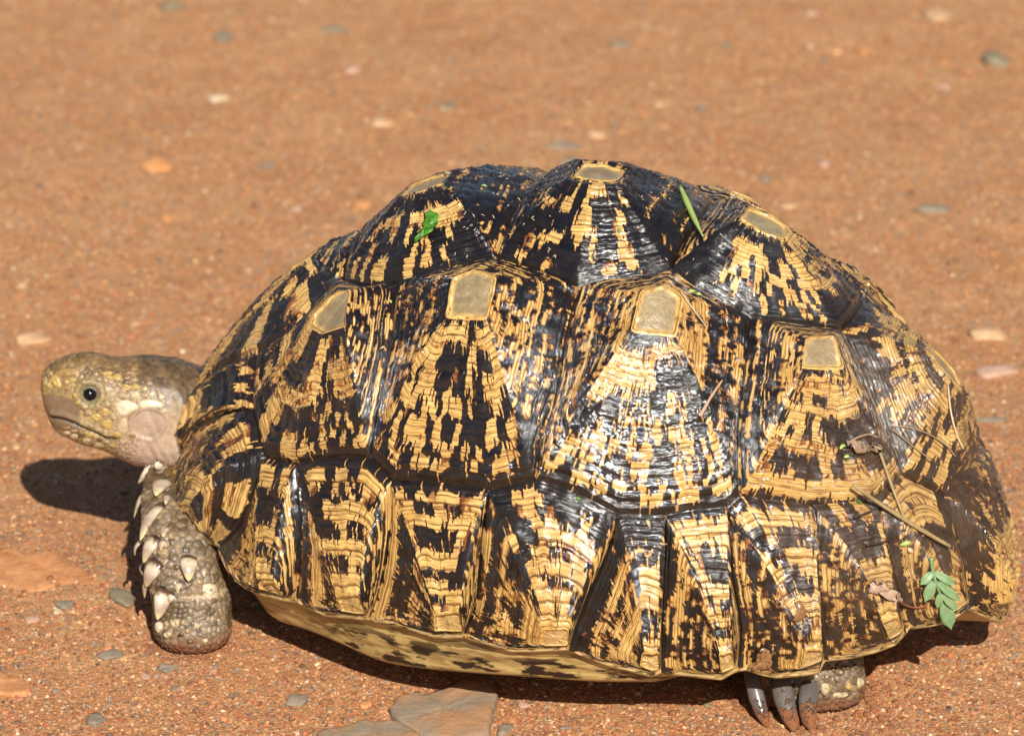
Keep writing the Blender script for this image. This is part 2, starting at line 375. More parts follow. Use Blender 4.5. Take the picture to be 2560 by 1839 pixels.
    for e, bl in (bands or {}).items():
        bl = list(bl)
        if set(bl[-1][1]) == {'#'} and len(bl) > 1: bl[-2] = (max(bl[-2][0], .95), bl[-2][1])
        ends = np.array([b[0] for b in bl]); ma = sec == e
        s2 = np.broadcast_to(ss[None], X.shape)
        bb = np.clip(np.searchsorted(ends, td, side='right'), 0, len(bl)-1)
        out = pg.copy()
        for j, (_, st) in enumerate(bl):
            lut = np.array([{'#': 1., '.': 0., '%': .52}[c] for c in st])
            sj = s2+(vn(Sx/.004, tw*9, seed+j)-.5)*.05+jit[ji]*8+(vn(Sx/.0012, tw*14, seed+j)-.5)*.012
            x = np.clip(sj*len(lut), 0, len(lut)-1e-3); k = x.astype(int); fx = x-k
            v0 = lut[k]; v1 = lut[np.clip(k+1, 0, len(lut)-1)]
            a_ = v0+(v1-v0)*sstep(.86, 1, fx); m_ = (bb == j)
            out = np.where(m_ & ma[None], a_+(bandn-.5)*.3+(ringn-.5)*.3, out)
        pg = out
    Sx = Sx0
    sl_ = vn(Sx0/.00065, td*5, seed+51); pg = pg+np.where(sl_ > .89, .6, 0)*n2_-np.where(sl_ < .07, .5, 0)*n2_
    pg = pg+.35*sstep(.90, 1, T2)+np.where(hsh(ji, 3, seed) > .80, .5, 0)*(vn(Sx0/.009, ji*3., seed+8) > .40)
    if kind == 'marginal_scute':
        lipn = sstep(.38, .5, vn(Sx0/.0035, 0*Sx0, seed+61)); pg = pg-1.5*sstep(.990, .997, rho)*(.2+.8*lipn)
    pg = np.clip(pg, -.1, 1.1)
    pg = np.where(T2 <= .03, np.minimum(pg, .1), pg)
    ar = np.r_[1., 1., .95, .45, np.zeros(len(tt)-4)][:, None]*np.ones_like(X)
    if kind == 'marginal_scute': ar = ar*.35
    lip = sstep(.994, 1., rho)*lipn*.8 if kind == 'marginal_scute' else 0*X
    ax = np.where(X > 0, 1, 1)
    mudf = sstep(.35, .6, X)*sstep(.98, .85, X)*sstep(-.86, -.5, Y)*sstep(.2, -.1, Y)*.8+.15*sstep(.92, 1, T2)+.2*sstep(.12, 0, np.abs(Y))
    Vv = P3.reshape(-1, 3); F = grid_faces(len(tt), n)
    cc = len(Vv); Vv = np.vstack([Vv, S(*cen)+SN(*cen)*(hgt-.001)])
    k = np.arange(n); capf = np.stack([np.full(n, cc), k, (k+1) % n], 1)
    A = lambda a: np.r_[np.broadcast_to(a, X.shape).ravel(), np.asarray(np.broadcast_to(a, X.shape)).ravel()[0]]
    rad = np.stack([A(Sx), A(np.where(np.arange(len(tt))[:, None] < 4, (np.r_[inner, np.zeros(len(tt)-4)][:, None]-1)*.10, tw)), A(n2_+0*X)], 1)
    ringa = np.where(ismid, sstep(0, .5, np.minimum(fr, 1.2-fr))+(1-strong[idx])*.25*n2_, 1)
    # outward-facing winding
    if np.cross(Vv[F[n*20, 1]]-Vv[F[n*20, 0]], Vv[F[n*20, 3]]-Vv[F[n*20, 0]])@N[24, 0] < 0: F = F[:, ::-1]; capf = capf[:, ::-1]
    o = quadtri(kind, Vv-TL, F, capf, MAT_SH, tortoise, dict(pigment=A(pg), ring=A(ringa), radial=rad, mud=A(np.clip(mudf, 0, 1)), lip=A(lip), areola=A(ar)))
    SCV.append((Vv, F, capf)); return o
SCV = []
def quadtri(name, Vv, F, T, mat, parent, attrs):
    me = bpy.data.meshes.new(name); me.vertices.add(len(Vv)); me.vertices.foreach_set('co', Vv.astype(np.float32).ravel())
    li = np.r_[F.ravel(), T.ravel()].astype(np.int32); me.loops.add(len(li)); me.loops.foreach_set('vertex_index', li)
    ls = np.r_[np.arange(0, F.size, 4), F.size+np.arange(0, T.size, 3)].astype(np.int32)
    me.polygons.add(len(ls)); me.polygons.foreach_set('loop_start', ls); me.polygons.foreach_set('loop_total', np.r_[np.full(len(F), 4), np.full(len(T), 3)].astype(np.int32))
    me.update(calc_edges=True); me.validate(); me.polygons.foreach_set('use_smooth', np.ones(len(me.polygons), bool))
    for k, a in attrs.items():
        a = np.asarray(a, np.float32)
        if a.ndim == 1: me.attributes.new(k, 'FLOAT', 'POINT').data.foreach_set('value', a)
        else: me.attributes.new(k, 'FLOAT_VECTOR', 'POINT').data.foreach_set('vector', a.ravel())
    me.materials.append(mat)
    o = bpy.data.objects.new(name, me); C.objects.link(o); o.parent = parent
    return o
# mirror matrix about the shell's midline plane, in the tortoise's own frame
c0 = np.array([L0, M0, 0])-TL; n_ = E2
R_ = np.eye(4); R_[:3, :3] = np.eye(3)-2*np.outer(n_, n_); R_[:3, 3] = 2*(c0@n_)*n_
MIR = Matrix([list(x) for x in R_])
def mirrored(o):
    c = o.copy(); C.objects.link(c); c.parent = tortoise; c.matrix_local = MIR; return c
HC, HV, HM = .0090, .0098, .0050
def ap(h, *pts): return [invh(*p, h) for p in pts]
# vertebral row (spans the midline)
def vert(X0, near, far, lx, ly, seed, tanp, bands, dy=0., hgt=HV):
    ks = near+[k+"'" for k in near[::-1]]; k = len(near)
    xs = np.linspace(-1, 1, k) if k > 2 else np.array([-1., 1])
    lx *= .85; ly *= .8
    nr = [np.array([X0+lx*x, dy-ly*(1 if abs(x) < .5 else .72)]) for x in xs]
    fr_ = [np.array([p[0], 2*dy-p[1]]) for p in nr[::-1]]
    return make_scute('vertebral_scute', ks, nr+fr_, hgt, seed, tanp, bands)
D_ = '#'
vert(-.475, ['N1', 'T1', 'P12'], None, .032, .03, 101, .35, {1: [(.1, '..'), (.3, '#%##.#'), (.5, '#..##.#'), (.7, '##%.##'), (1, '#######')], 0: [(.2, '....'), (.4, '##..#'), (.6, '#.%##.'), (.8, '..##.'), (1, '#####')]}, hgt=.002)
vert(-.238, ['P12', 'Q12', 'P23'], None, .032, .05, 102, .2, {0: [(.06, '.'), (.28, '#####'), (.42, '##.%.##'), (.6, '#.###.##'), (.75, '##%####'), (.88, '#.#.#..##'), (1, '########')],
  1: [(.06, '..'), (.26, '#####'), (.34, '##..##'), (.47, '...........'), (.55, '.#.##.....#'), (.66, '.##.###.####'), (.8, '##.##.##########'), (.92, '#..#..##.#######'), (1, '#.#############')]})
vert(.018, ['P23', 'Q23', 'P34'], None, .034, .052, 103, .2, {0: [(.05, '.'), (.12, '####'), (.26, '####.##.'), (.36, '###..##.'), (.45, '..%#..##.'), (.62, '########..'), (.72, '####..##.'), (.86, '##%.#####'), (.95, '##..##.%###'), (1, '###########')],
  1: [(.05, '..'), (.24, '...####'), (.34, '#####.#'), (.48, '.####.###'), (.62, '.###%.####'), (.76, '#.###.%####'), (.86, '#.###..####'), (.94, '###..#..####'), (1, '########')]}, hgt=.0078)
vert(.262, ['P34', 'Q34', 'P45'], None, .036, .05, 104, .42, {0: [(.06, '.'), (.22, '####'), (.36, '##...'), (.5, '####%..#'), (.66, '######.#.#'), (.82, '#####.#.#%'), (1, '#######%##')],
  1: [(.06, '..'), (.2, '#####'), (.34, '.####..'), (.5, '..##..#..'), (.62, '.#...##...'), (.78, '.#.##..#.#.#'), (.9, '#.##.##..#.##'), (1, '##########')]})
vert(.605, ['P45', 'Q45b', 'R1112'], None, .04, .045, 105, .55, {1: [(.06, '.'), (.18, '.#.#'), (.35, '..##'), (.5, '.#.#..'), (.62, '.##...#'), (.75, '#.#..#.#'), (.88, '..#.##..#'), (1, '#####')]}, dy=.05, hgt=.0075)
# costals
C1 = make_scute('costal_scute', ['T1', 'P12', 'Q12', 'Q12b', 'R34', 'R12'], ap(.006, (798, 790), (850, 738), (880, 731), (876, 818), (824, 838), (790, 816)), HC, 201, .5,
 {3: [(.08, '######'), (.16, '...%####'[::-1]), (.26, '#.###..'), (.42, '.....#..'), (.50, '....###.%'), (.58, '...###...'), (.70, '##%##.#%##'), (.80, '####.##.#.##'[::-1]), (.88, '.##.#.#.##.#'), (.94, '..#.##.#...'), (1, '#########')],
  4: [(.3, '###..'), (.45, '%###.'), (.6, '.....'), (.75, '##..#'), (.9, '.#.#'), (1, '####')]}, mids={3: [], 4: ['R23']})
C2 = make_scute('costal_scute', ['Q12', 'P23', 'Q23', 'Q23b', 'Q12b'], ap(.0065, (1138, 700), (1190, 680), (1240, 700), (1222, 798), (1127, 794)), HC, 202, .5,
 {3: [(.065, '####.####'), (.09, '##.######'), (.16, '......#...'[::-1]), (.20, '...##.....'[::-1]), (.34, '.##.####...'[::-1][::-1]), (.44, '...#.#%##..#.'), (.49, '#..####.##...#'), (.60, '##.###.#...#..#.%.%'), (.635, '##.#####..####'),
  (.76, '%.#..####.##.##...#.#.'), (.84, '#..##.#.#.###.#.#.##'), (.91, '##..##.##..#..##.##.'), (.95, '##...####.....%.####'), (1, '#################')]}, mids={3: ['R56', 'R45']})
C3 = make_scute('costal_scute', ['Q23', 'P34', 'Q34', 'Q34b', 'Q23b'], ap(.0065, (1602, 735), (1655, 719), (1698, 750), (1680, 838), (1583, 831)), HC, 203, .52,
 {3: [(.06, '########'), (.085, '#.%.#####'), (.13, '.....%####'), (.18, '..........'), (.31, '#######........'), (.37, '######.......'), (.42, '####.####.#...'), (.50, '###.#.########..'), (.525, '######.....####'), (.63, '#.###..#.##########'),
  (.73, '#.#.#..####..#.#....####'), (.82, '#.#.##.#.####..######....#'), (.89, '##.#.#..##.##.#..#.####.#'), (.94, '#..##...##..####....##.'), (1, '##################')]}, mids={3: ['R89', 'R78', 'R67']})
C4 = make_scute('costal_scute', ['Q34', 'P45', 'Q45b', 'Q34b'], ap(.0065, (2012, 852), (2078, 842), (2096, 918), (2001, 918)), HC, 204, .55,
 {2: [(.08, '#.####'), (.13, '.#....#'), (.2, '.......'), (.29, '.....##.##'), (.36, '#.........'), (.46, '#######.#..#'), (.56, '########..#.#..'), (.66, '#####......'), (.76, '###..#.####.'), (.84, '##.....##.#.'), (.90, '..........'), (1, '###########')]}, mids={2: ['R1011', 'R910']})
for c in (C1, C2, C3, C4): mirrored(c)
# marginals
def marg(cn, ar, seed, tanp, bands=None, mids={}, h=HM):
    o = make_scute('marginal_scute', cn, ar, h, seed, tanp, bands, mids=mids, rings=20); mirrored(o)
R0 = .003
marg(['N1', 'T1', 'R12', 'r12', 'rn'], [np.array(p) for p in ((-.925, -.07), (-.90, -.08), (-.90, -.12), (-.95, -.10), (-.955, -.06))], 301, .5)
marg(['R12', 'R23', 'r23', 'r12'], ap(R0, (447, 1290), (480, 1280), (503, 1330), (444, 1322)), 302, .5, {0: [(.1, '....'), (.25, '##..'), (.4, '.....'), (.6, '####.'), (.8, '#.%.#'), (1, '######')], 1: [(.1, '...'), (.25, '##.'), (.42, '....'), (.62, '####%'), (.8, '#..#..'), (1, '#####')]})
marg(['R23', 'R34', 'r34', 'r23'], ap(R0, (652, 1462), (692, 1456), (704, 1490), (650, 1472)), 303, .55, {0: [(.2, '....'), (.3, '####'), (.45, '...'), (.62, '###.'), (.75, '###'), (.85, '..#.'), (1, '####')]})
marg(['R34', 'R45', 'r45', 'r34'], ap(R0, (851, 1492), (907, 1487), (911, 1536), (855, 1526)), 304, .58, {0: [(.14, '.....'), (.25, '###.#'), (.3, '####..'), (.42, '......'), (.55, '###.##%'), (.68, '##......'), (.74, '######%#'), (.84, '#%##.#.#.%#'), (.92, '#..#.#...'), (1, '##########')]}, {0: ['Q12b']})
marg(['R45', 'R56', 'r56', 'r45'], ap(R0, (1098, 1534), (1154, 1532), (1154, 1580), (1096, 1576)), 305, .58, {0: [(.08, '....'), (.15, '##..'), (.22, '.....'), (.3, '...##'), (.38, '#####'), (.44, '....#'), (.50, '....#'), (.66, '%#####.%'), (.74, '.......'), (.84, '%.##.%#%.'), (.9, '.#.%..%.'), (1, '########')]})
marg(['R56', 'R67', 'r67', 'r56'], ap(R0, (1357, 1573), (1420, 1573), (1418, 1614), (1352, 1612)), 306, .58, {0: [(.1, '.....'), (.18, '#..#.#'), (.28, '#....#'), (.33, '..%%..'), (.4, '#.####.'), (.48, '#.......'), (.58, '##..##%.#'), (.68, '.##......'), (.75, '%##...##.%#'), (.84, '##%.#%###.##'), (.91, '##...#######'), (1, '##########')]}, {0: ['Q23b']})
marg(['R67', 'R78', 'r78', 'r67'], ap(R0, (1610, 1630), (1649, 1626), (1647, 1674), (1602, 1664)), 307, .55, {0: [(.1, '...'), (.22, '##.#'), (.32, '####'), (.44, '....'), (.6, '#...'), (.7, '####'), (.76, '...#'), (.86, '####'), (1, '#####')]})
marg(['R78', 'R89', 'r89', 'r78'], ap(R0, (1795, 1634), (1829, 1628), (1838, 1668), (1806, 1682)), 308, .5, {0: [(.1, '....'), (.2, '####'), (.28, '....'), (.42, '.#.##'), (.52, '......'), (.68, '#.%#####'), (.78, '.#..#.#..'), (.88, '......'), (1, '#######')]})
marg(['R89', 'R910', 'r910', 'r89'], ap(R0, (2013, 1626), (2049, 1623), (2057, 1643), (2008, 1672)), 309, .5, {0: [(.08, '....'), (.2, '##..'), (.34, '....'), (.46, '%####.'), (.58, '..##...'), (.7, '.##....'), (.84, '##.#####'), (.92, '.......'), (1, '#####')]}, {0: ['Q34b']})
marg(['R910', 'R1011', 'r1011', 'r910'], ap(R0, (2198, 1558), (2236, 1545), (2258, 1572), (2226, 1597)), 310, .55, {0: [(.12, '....'), (.26, '.###'), (.5, '.....'), (.8, '######.'), (1, '#.#.#')]})
marg(['R1011', 'R1112', 'r1112', 'r1011'], ap(R0, (2355, 1494), (2391, 1480), (2418, 1506), (2362, 1540)), 311, .55, {0: [(.15, '....'), (.4, '.##.'), (.6, '####'), (.8, '....#'), (1, '###')]}, {0: ['Q45b']})
make_scute('marginal_scute', ['R1112', "R1112'", "r1112'", 'r1112'], [np.array(p) for p in ((.945, -.05), (.945, .05), (.97, .05), (.97, -.05))], .005, 312, .62, rings=24)
make_scute('nuchal_scute', ["N1'", 'N1', 'rn', "rn'"], [np.array(p) for p in ((-.9, .015), (-.9, -.015), (-.95, -.012), (-.95, .012))], .002, 313, .5)
SB = BVHTree.FromPolygons([tuple(v) for vv, _, _ in SCV for v in vv], sum([[tuple(int(x)+off for x in f) for f in np.vstack([F])] for (vv, F, T), off in zip(SCV, np.cumsum([0]+[len(s[0]) for s in SCV[:-1]]))], []))
def hit(px, py, bvh=None):
    o, d = ray(px, py); r = (bvh or SB).ray_cast(Vector(o), Vector(d))
    return (np.array(r[0]), np.array(r[1])) if r[0] is not None else (None, None)

# ------------------------------------------------------------ underside: rim lip, bridge and plastron
m = M('underside_horn'); pos = m.n('ShaderNodeTexCoord').outputs['Object']
mp = m.n('ShaderNodeMapping'); mp.inputs['Scale'].default_value = (55, 60, 330); m.l(pos, mp.inputs[0]); mp.inputs['Rotation'].default_value = (.1, -.12, 0)
ln = m.noise(1., mp.outputs[0], 4, .6, .6)
col = m.mix(m.mrange(ln, .42, .62, 0, .8), (.50, .35, .13), (.17, .085, .025))
mp = m.n('ShaderNodeMapping'); mp.inputs['Scale'].default_value = (60, 50, 210); m.l(pos, mp.inputs[0]); mp.inputs['Rotation'].default_value = (0, -.35, 0)
bl = m.noise(1., mp.outputs[0], 3, .55)
col = m.mix(m.math('MULTIPLY', m.mrange(bl, .50, .56, 0, 1), m.attr('blotch')), col, (.022, .012, .008))
m.set(color=col, rough=.36, spec=.5, normal=m.bump(ln, .4, .0006))
MAT_UN = m.m
tau = np.linspace(-math.pi, math.pi, 720, endpoint=False); ta = -np.abs(tau)
rimP = S(np.cos(tau), np.sin(tau)); bxx = np.interp(ta, TT, bx)
low = np.array([(430, 1300), (500, 1390), (573, 1474), (590, 1528), (620, 1545), (688, 1560), (802, 1602), (888, 1641), (974, 1658), (1089, 1669), (1300, 1683), (1500, 1697), (1640, 1697), (1720, 1690), (1800, 1650), (2500, 1450)], float)
insl = np.interp(ta, np.radians([-180, -152, -140, -120, -70, -62, -50, 0]), [.72, .80, .93, .935, .95, .9, .74, .70])
rows = []; bw = []
cxy = np.array([L0, M0, 0])
def ins(f, z): return np.stack([cxy[0]+(rimP[:, 0]-cxy[0])*f, cxy[1]+(rimP[:, 1]-cxy[1])*f, z], 1)
zr = rimP[:, 2]
plo = ins(insl, zr)
pyl = np.interp(bxx, low[:, 0], low[:, 1]); q = project(plo)
# solve the bridge's lower edge height on the near side; the far side takes the same heights
zl_ = plo[:, 2]-(pyl-q[:, 1])*K/math.cos(EL)
nearm = tau <= 0; zl = np.interp(ta, tau[nearm], zl_[nearm]); zl = np.clip(zl, .014, zr-.002)
ker = np.ones(15)/15; zl = np.convolve(np.r_[zl[-7:], zl, zl[:7]], ker, 'valid')
bridge = sstep(math.radians(-150), math.radians(-140), ta)*sstep(math.radians(-52), math.radians(-66), ta)
zl = zl*bridge+(1-bridge)*(zr-.012)
for f, zz in ((.999, zr+.0008), (1.0005, zr-.0002), (.996, zr-.0012), (.985, zr-.0010)): rows.append(ins(f, zz)); bw.append(0*tau)
for k in range(1, 15):
    u = k/14; f = .985+(insl-.985)*(u**.75); zz = zr-.0014+(zl-zr+.0014)*(u**1.2)
    bulge = .0016*np.sin(u*math.pi*3)*bridge
    rows.append(ins(f, zz+bulge*.6)); bw.append(np.full(720, min(1, u*2.))*bridge*sstep(math.radians(-126), math.radians(-116), ta))
for k, f2 in enumerate((.985, .95, .85, .6, .3, .02)):
    rows.append(ins(insl*f2, np.maximum(zl-(1-f2)*.004-.0008, .018)*0+np.maximum(.0165, zl-.002-.012*(1-f2)))); bw.append(.3+0*tau)
UV_ = np.array(rows).reshape(-1, 3); plastron = mesh_np('plastron', UV_-TL, grid_faces(len(rows), 720)[:, ::-1], MAT_UN, tortoise, True, dict(blotch=np.array(bw).ravel()))
#PART2
# ------------------------------------------------------------ the animal's body: one continuous skin
def loft(sta, ns=28, p=2.0):
    """sta: list of (centre, half-height vector, half-width vector)"""
    a = np.linspace(0, 2*np.pi, ns, endpoint=False); rows = []
    for c, hv, hw in sta:
        cs = np.cos(a); sn = np.sin(a); r = (np.abs(cs)**p+np.abs(sn)**p)**(-1/p)
        rows.append(np.asarray(c)+(sn*r)[:, None]*np.asarray(hv)+(cs*r)[:, None]*np.asarray(hw))
    Vv = np.vstack(rows); n = len(rows); F = grid_faces(n, ns).tolist(); b = len(Vv)
    Vv = np.vstack([Vv, [sta[0][0]], [sta[-1][0]]])
    F += [[b, (k+1) % ns, k] for k in range(ns)]+[[b+1, (n-1)*ns+k, (n-1)*ns+(k+1) % ns] for k in range(ns)]
    return Vv, F
YH = .052                                                # the head lies in this plane, turned a touch towards the camera
top = np.array([(103, 955), (110, 925), (122, 912), (139, 900), (173, 883), (207, 878), (227, 877.5), (247, 880), (276, 889), (296, 894), (326, 889), (362, 885), (412, 887), (461, 899), (498, 914), (535, 935), (580, 965), (640, 1000)], float)
bot = np.array([(103, 970), (108, 1012), (113, 1030), (124, 1056), (137, 1080), (166, 1097), (203, 1113), (252, 1124), (289, 1141), (326, 1158), (350, 1167), (372, 1166), (400, 1172), (440, 1180), (500, 1190), (640, 1190)], float)
xs = np.array([103.5, 106, 110, 116, 125, 138, 155, 175, 200, 225, 250, 280, 310, 345, 380, 420, 460, 500, 550, 600, 650])
st = []
for x in xs:
    yt = np.interp(x, top[:, 0], top[:, 1]); yb = np.interp(x, bot[:, 0], bot[:, 1]); hh = max((yb-yt)/2*K, .0012)
    yaw = YH-.006*np.clip((400-x)/300, 0, 1)
    c = at_y(x, (yt+yb)/2, yaw); hv = hh/.972
    wr = np.interp(x, [104, 115, 140, 200, 300, 400, 650], [.75, .62, .60, .70, .82, .86, 1.0])
    st.append((c, (0, 0, hv), (0, hv*wr, 0)))
parts = [loft(st, 32, 2.25)]
def leg(px_st, rad_y):
    o = []
    for (x, y, wpx, yy), ry in zip(px_st, rad_y):
        c = at_y(x, y, yy); o.append((c, (wpx/2*K, 0, 0), (0, ry, 0)))
    return o
# near front leg: column from the shoulder down to a blunt foot
fl = [(510, 1085, 150, .066), (456, 1140, 172, .050), (446, 1195, 182, .024), (446, 1250, 188, .004), (449, 1300, 190, -.010), (456, 1360, 196, -.018), (464, 1420, 200, -.024), (474, 1470, 198, -.028), (480, 1510, 194, -.031), (481, 1545, 196, -.034), (481, 1575, 196, -.036)]
sF = leg(fl, [.016, .016, .018, .019, .020, .020, .020, .0195, .019, .0195, .0195])
g0 = sF[-1][0].copy()
sF += [((g0[0]+.0002, g0[1], .0065), (.0192, 0, 0), (0, .0192, 0)), ((g0[0]+.0002, g0[1], .0025), (.0180, 0, 0), (0, .018, 0)), ((g0[0]+.0002, g0[1], .0002), (.0155, 0, 0), (0, .0155, 0))]
parts.append(loft(sF, 28, 2.2))
# near hind leg, mostly under the rim: shank down to a broad foot
HFg = ground_at(2018, 1775)
sH = [(np.array([HFg[0]-.01, HFg[1]+.055, .075]), (.026, 0, 0), (0, .024, 0)), (np.array([HFg[0]-.004, HFg[1]+.035, .050]), (.027, 0, 0), (0, .024, 0)), (np.array([HFg[0], HFg[1]+.022, .030]), (.027, 0, 0), (0, .023, 0)),
      (np.array([HFg[0]+.001, HFg[1]+.017, .018]), (.0265, 0, 0), (0, .021, 0)), (np.array([HFg[0]+.002, HFg[1]+.015, .008]), (.027, 0, 0), (0, .020, 0)), (np.array([HFg[0]+.002, HFg[1]+.015, .002]), (.026, 0, 0), (0, .019, 0)), (np.array([HFg[0]+.002, HFg[1]+.015, .0002]), (.023, 0, 0), (0, .017, 0))]
parts.append(loft(sH, 28, 2.3))
# far legs are the near ones moved to the other side
def far(sta, dl, dx):
    out = []
    for c, hv, hw in sta:
        q = np.asarray(c)-[L0, M0, 0]; q = q-2*(q@E2)*E2+np.array([L0, M0, 0])+E1*dl+np.array([dx, 0, 0]); out.append((q, hv, hw))
    return out
parts.append(loft(far(sF, .03, 0), 20, 2.2)); parts.append(loft(far(sH, -.03, 0), 20, 2.2))
# torso inside the shell, and a short tail
cx0 = np.array([L0, M0, .075])
parts.append(loft([(cx0+E1*l, (0, 0, h), E2*ww) for l, h, ww in ((-.165, .022, .035), (-.13, .034, .075), (-.05, .045, .095), (.05, .045, .095), (.13, .036, .08), (.175, .018, .04))], 28))
parts.append(loft([(cx0+E1*l+np.array([0, 0, z]), (0, 0, r), E2*r) for l, z, r in ((.15, -.005, .014), (.18, -.02, .010), (.20, -.034, .006), (.205, -.040, .002))], 16))
allV = []; allF = []; off = 0
for v_, f_ in parts:
    allV.append(v_); allF += [[i+off for i in f] for f in f_]; off += len(v_)
me = bpy.data.meshes.new('tmp'); me.from_pydata(np.vstack(allV).tolist(), [], allF); me.update()
bmx = bmesh.new(); bmx.from_mesh(me); bmesh.ops.recalc_face_normals(bmx, faces=bmx.faces); bmx.to_mesh(me); bmx.free()
tmp = bpy.data.objects.new('tmp', me); C.objects.link(tmp)
md = tmp.modifiers.new('r', 'REMESH'); md.mode = 'VOXEL'; md.voxel_size = .0007
ms = tmp.modifiers.new('s', 'SMOOTH'); ms.iterations = 12; ms.factor = .6
dg = bpy.context.evaluated_depsgraph_get(); me2 = bpy.data.meshes.new_from_object(tmp.evaluated_get(dg)); bpy.data.objects.remove(tmp)
nv = len(me2.vertices); co = np.empty(nv*3, np.float32); me2.vertices.foreach_get('co', co); co = co.reshape(-1, 3).astype(float)
# drop the hidden torso: keep only what could ever be seen (outside or just inside the shell)
def normals():
    me2.vertices.foreach_set('co', co.astype(np.float32).ravel()); me2.update(); a = np.empty(nv*3, np.float32); me2.vertex_normals.foreach_get('vector', a); return a.reshape(-1, 3).astype(float)
BN = normals()
BB0 = BVHTree.FromPolygons([tuple(v) for v in np.vstack(allV)], allF)
def bhit(px, py):
    p, n = hit(px, py, BB); return p, n
BB = BB0
ctr = np.array([L0, M0, 0])
lq = (co-ctr)@E1
isneckhead = (co[:, 0] < L0-.11) & (co[:, 2] > .055) & (np.abs(co[:, 1]-YH) < .05)
pxq = project(co)
hd = isneckhead & (pxq[:, 0] < 640) & (co[:, 1] > .012)
def polyd(P3):
    """distance of the head vertices to a polyline traced on its near side (and its mirror image)"""
    d = np.full(nv, 9.)
    for mir in (0, 1):
        Q = np.array(P3, float)
        if mir: Q[:, 1] = 2*(YH-.004)-Q[:, 1]
        for a, b in zip(Q[:-1], Q[1:]):
            ab = b-a; t = np.clip(((co-a)@ab)/(ab@ab), 0, 1); d = np.minimum(d, np.linalg.norm(co-(a+t[:, None]*ab), axis=1))
    return d
zh = lambda x, y: (80+x*.2456, 850+y*.2456)               # head zoom coordinates -> photo pixels
def hp(pts):
    out = []
    for x, y in pts:
        p, _ = bhit(*zh(x, y))
        if p is not None: out.append(p)
    return np.array(out)
mouth = hp([(150, 775), (190, 790), (250, 795), (330, 812), (420, 850), (520, 895), (620, 935), (700, 975), (770, 1005), (850, 1010)])
dm = polyd(mouth)
lipd = polyd(hp([(200, 740), (330, 765), (430, 800), (540, 850), (650, 895), (760, 950)]))
eye_c, eye_n = bhit(*zh(588, 552)); eye2 = eye_c*np.array([1, -1, 1])+np.array([0, 2*(YH-.004), 0])
de = np.minimum(np.linalg.norm(co-eye_c, axis=1), np.linalg.norm(co-eye2, axis=1))
ty_c, ty_n = bhit(*zh(1190, 860)); ty2 = ty_c*np.array([1, -1, 1])+np.array([0, 2*(YH-.004), 0])
dt = np.minimum(np.linalg.norm((co-ty_c)*[1, .9, 1.15], axis=1), np.linalg.norm((co-ty2)*[1, .9, 1.15], axis=1))
disp = np.zeros(nv)
H_ = hd.astype(float)
disp -= H_*.0016*np.exp(-(dm/.0011)**2)
disp += H_*.0011*np.exp(-(lipd/.0016)**2)
disp -= H_*.0024*np.exp(-(de/.0052)**4)
disp += H_*.0013*np.exp(-((de-.0062)/.0017)**2)
disp += H_*.0004*np.exp(-((dt-.0098)/.0009)**2)-H_*.0007*sstep(.0095, .008, dt)
disp += H_*.00008*np.sin(dt/.0016*6.28+vn(co[:, 0]/.003, co[:, 2]/.003)*4)*sstep(.0095, .0085, dt)
disp += H_*.0011*sstep(330, 420, pxq[:, 0])*(vn((co[:, 0]+.45*co[:, 2])/.0024, co[:, 2]/.02, 6)-.5)
nasal = polyd(hp([(120, 600), (250, 640)])); 
co += BN*disp[:, None]
BN = normals()
# pebbled skin: cells around scattered seeds
px = project(co)
on_leg = (~hd) & (co[:, 2] < .125)
fac_l = lq < 0
top_h = hd & (BN[:, 2] > .35)
size = np.full(nv, .0022)
size[hd] = .0021; size[top_h] = .0026
neck = hd & (px[:, 0] > 345); size[neck] = .0014
beak = hd & (px[:, 0] < 80+430*.2456+14) & (lipd < .010) & (px[:, 1] > 975) & (dm < .016)
lower = hd & (BN[:, 2] < -.3); size[lower] = .0017
front = on_leg & fac_l
size[front] = .0031; foot_ = front & (co[:, 2] < .030); size[foot_] = .0023
hind = on_leg & ~fac_l; size[hind] = .0026
vis = hd | (on_leg & ((co[:, 2] < .095) | (co[:, 0] < L0-.12)))
vis &= (np.abs((co-ctr)@E2) > .03) | hd | (co[:, 0] < L0-.12)
cand = rng.permutation(np.nonzero(vis)[0]); cell = .0014; gridh = {}; seeds = []; srad = []
for i in cand[:90000]:
    p = co[i]; s_ = size[i]*(0.75+.5*((i*2654435761) % 1000)/1000); k = (int(p[0]//cell), int(p[1]//cell), int(p[2]//cell)); ok = True; R = int(s_//cell)+1
    for a in range(-R, R+1):
        for b in range(-R, R+1):
            for c_ in range(-R, R+1):
                for j in gridh.get((k[0]+a, k[1]+b, k[2]+c_), ()):
                    q = seeds[j]
                    if (p[0]-q[0])**2+(p[1]-q[1])**2+(p[2]-q[2])**2 < (.5*(s_+srad[j]))**2: ok = False; break
                if not ok: break
            if not ok: break
        if not ok: break
    if ok: gridh.setdefault(k, []).append(len(seeds)); seeds.append(p); srad.append(s_)
kd = kdtree.KDTree(len(seeds))
for j, q in enumerate(seeds): kd.insert(q, j)
kd.balance()
vi = np.nonzero(vis)[0]; d1 = np.ones(nv); d2 = np.ones(nv)*2; cid = np.zeros(nv)
for i in vi:
    r_ = kd.find_n(co[i], 2); d1[i] = r_[0][2]; d2[i] = r_[1][2]; cid[i] = (r_[0][1]*0.61803) % 1
cellw = (d2-d1)/np.maximum(size, 1e-4); edge = np.clip(cellw/.42, 0, 1)
smoothm = np.zeros(nv)
smoothm = np.maximum(smoothm, hd*sstep(.0105, .009, dt)); smoothm = np.maximum(smoothm, beak*1.); smoothm = np.maximum(smoothm, hd*sstep(.0048, .004, de)); smoothm = np.maximum(smoothm, neck*sstep(345, 400, px[:, 0])*.65)
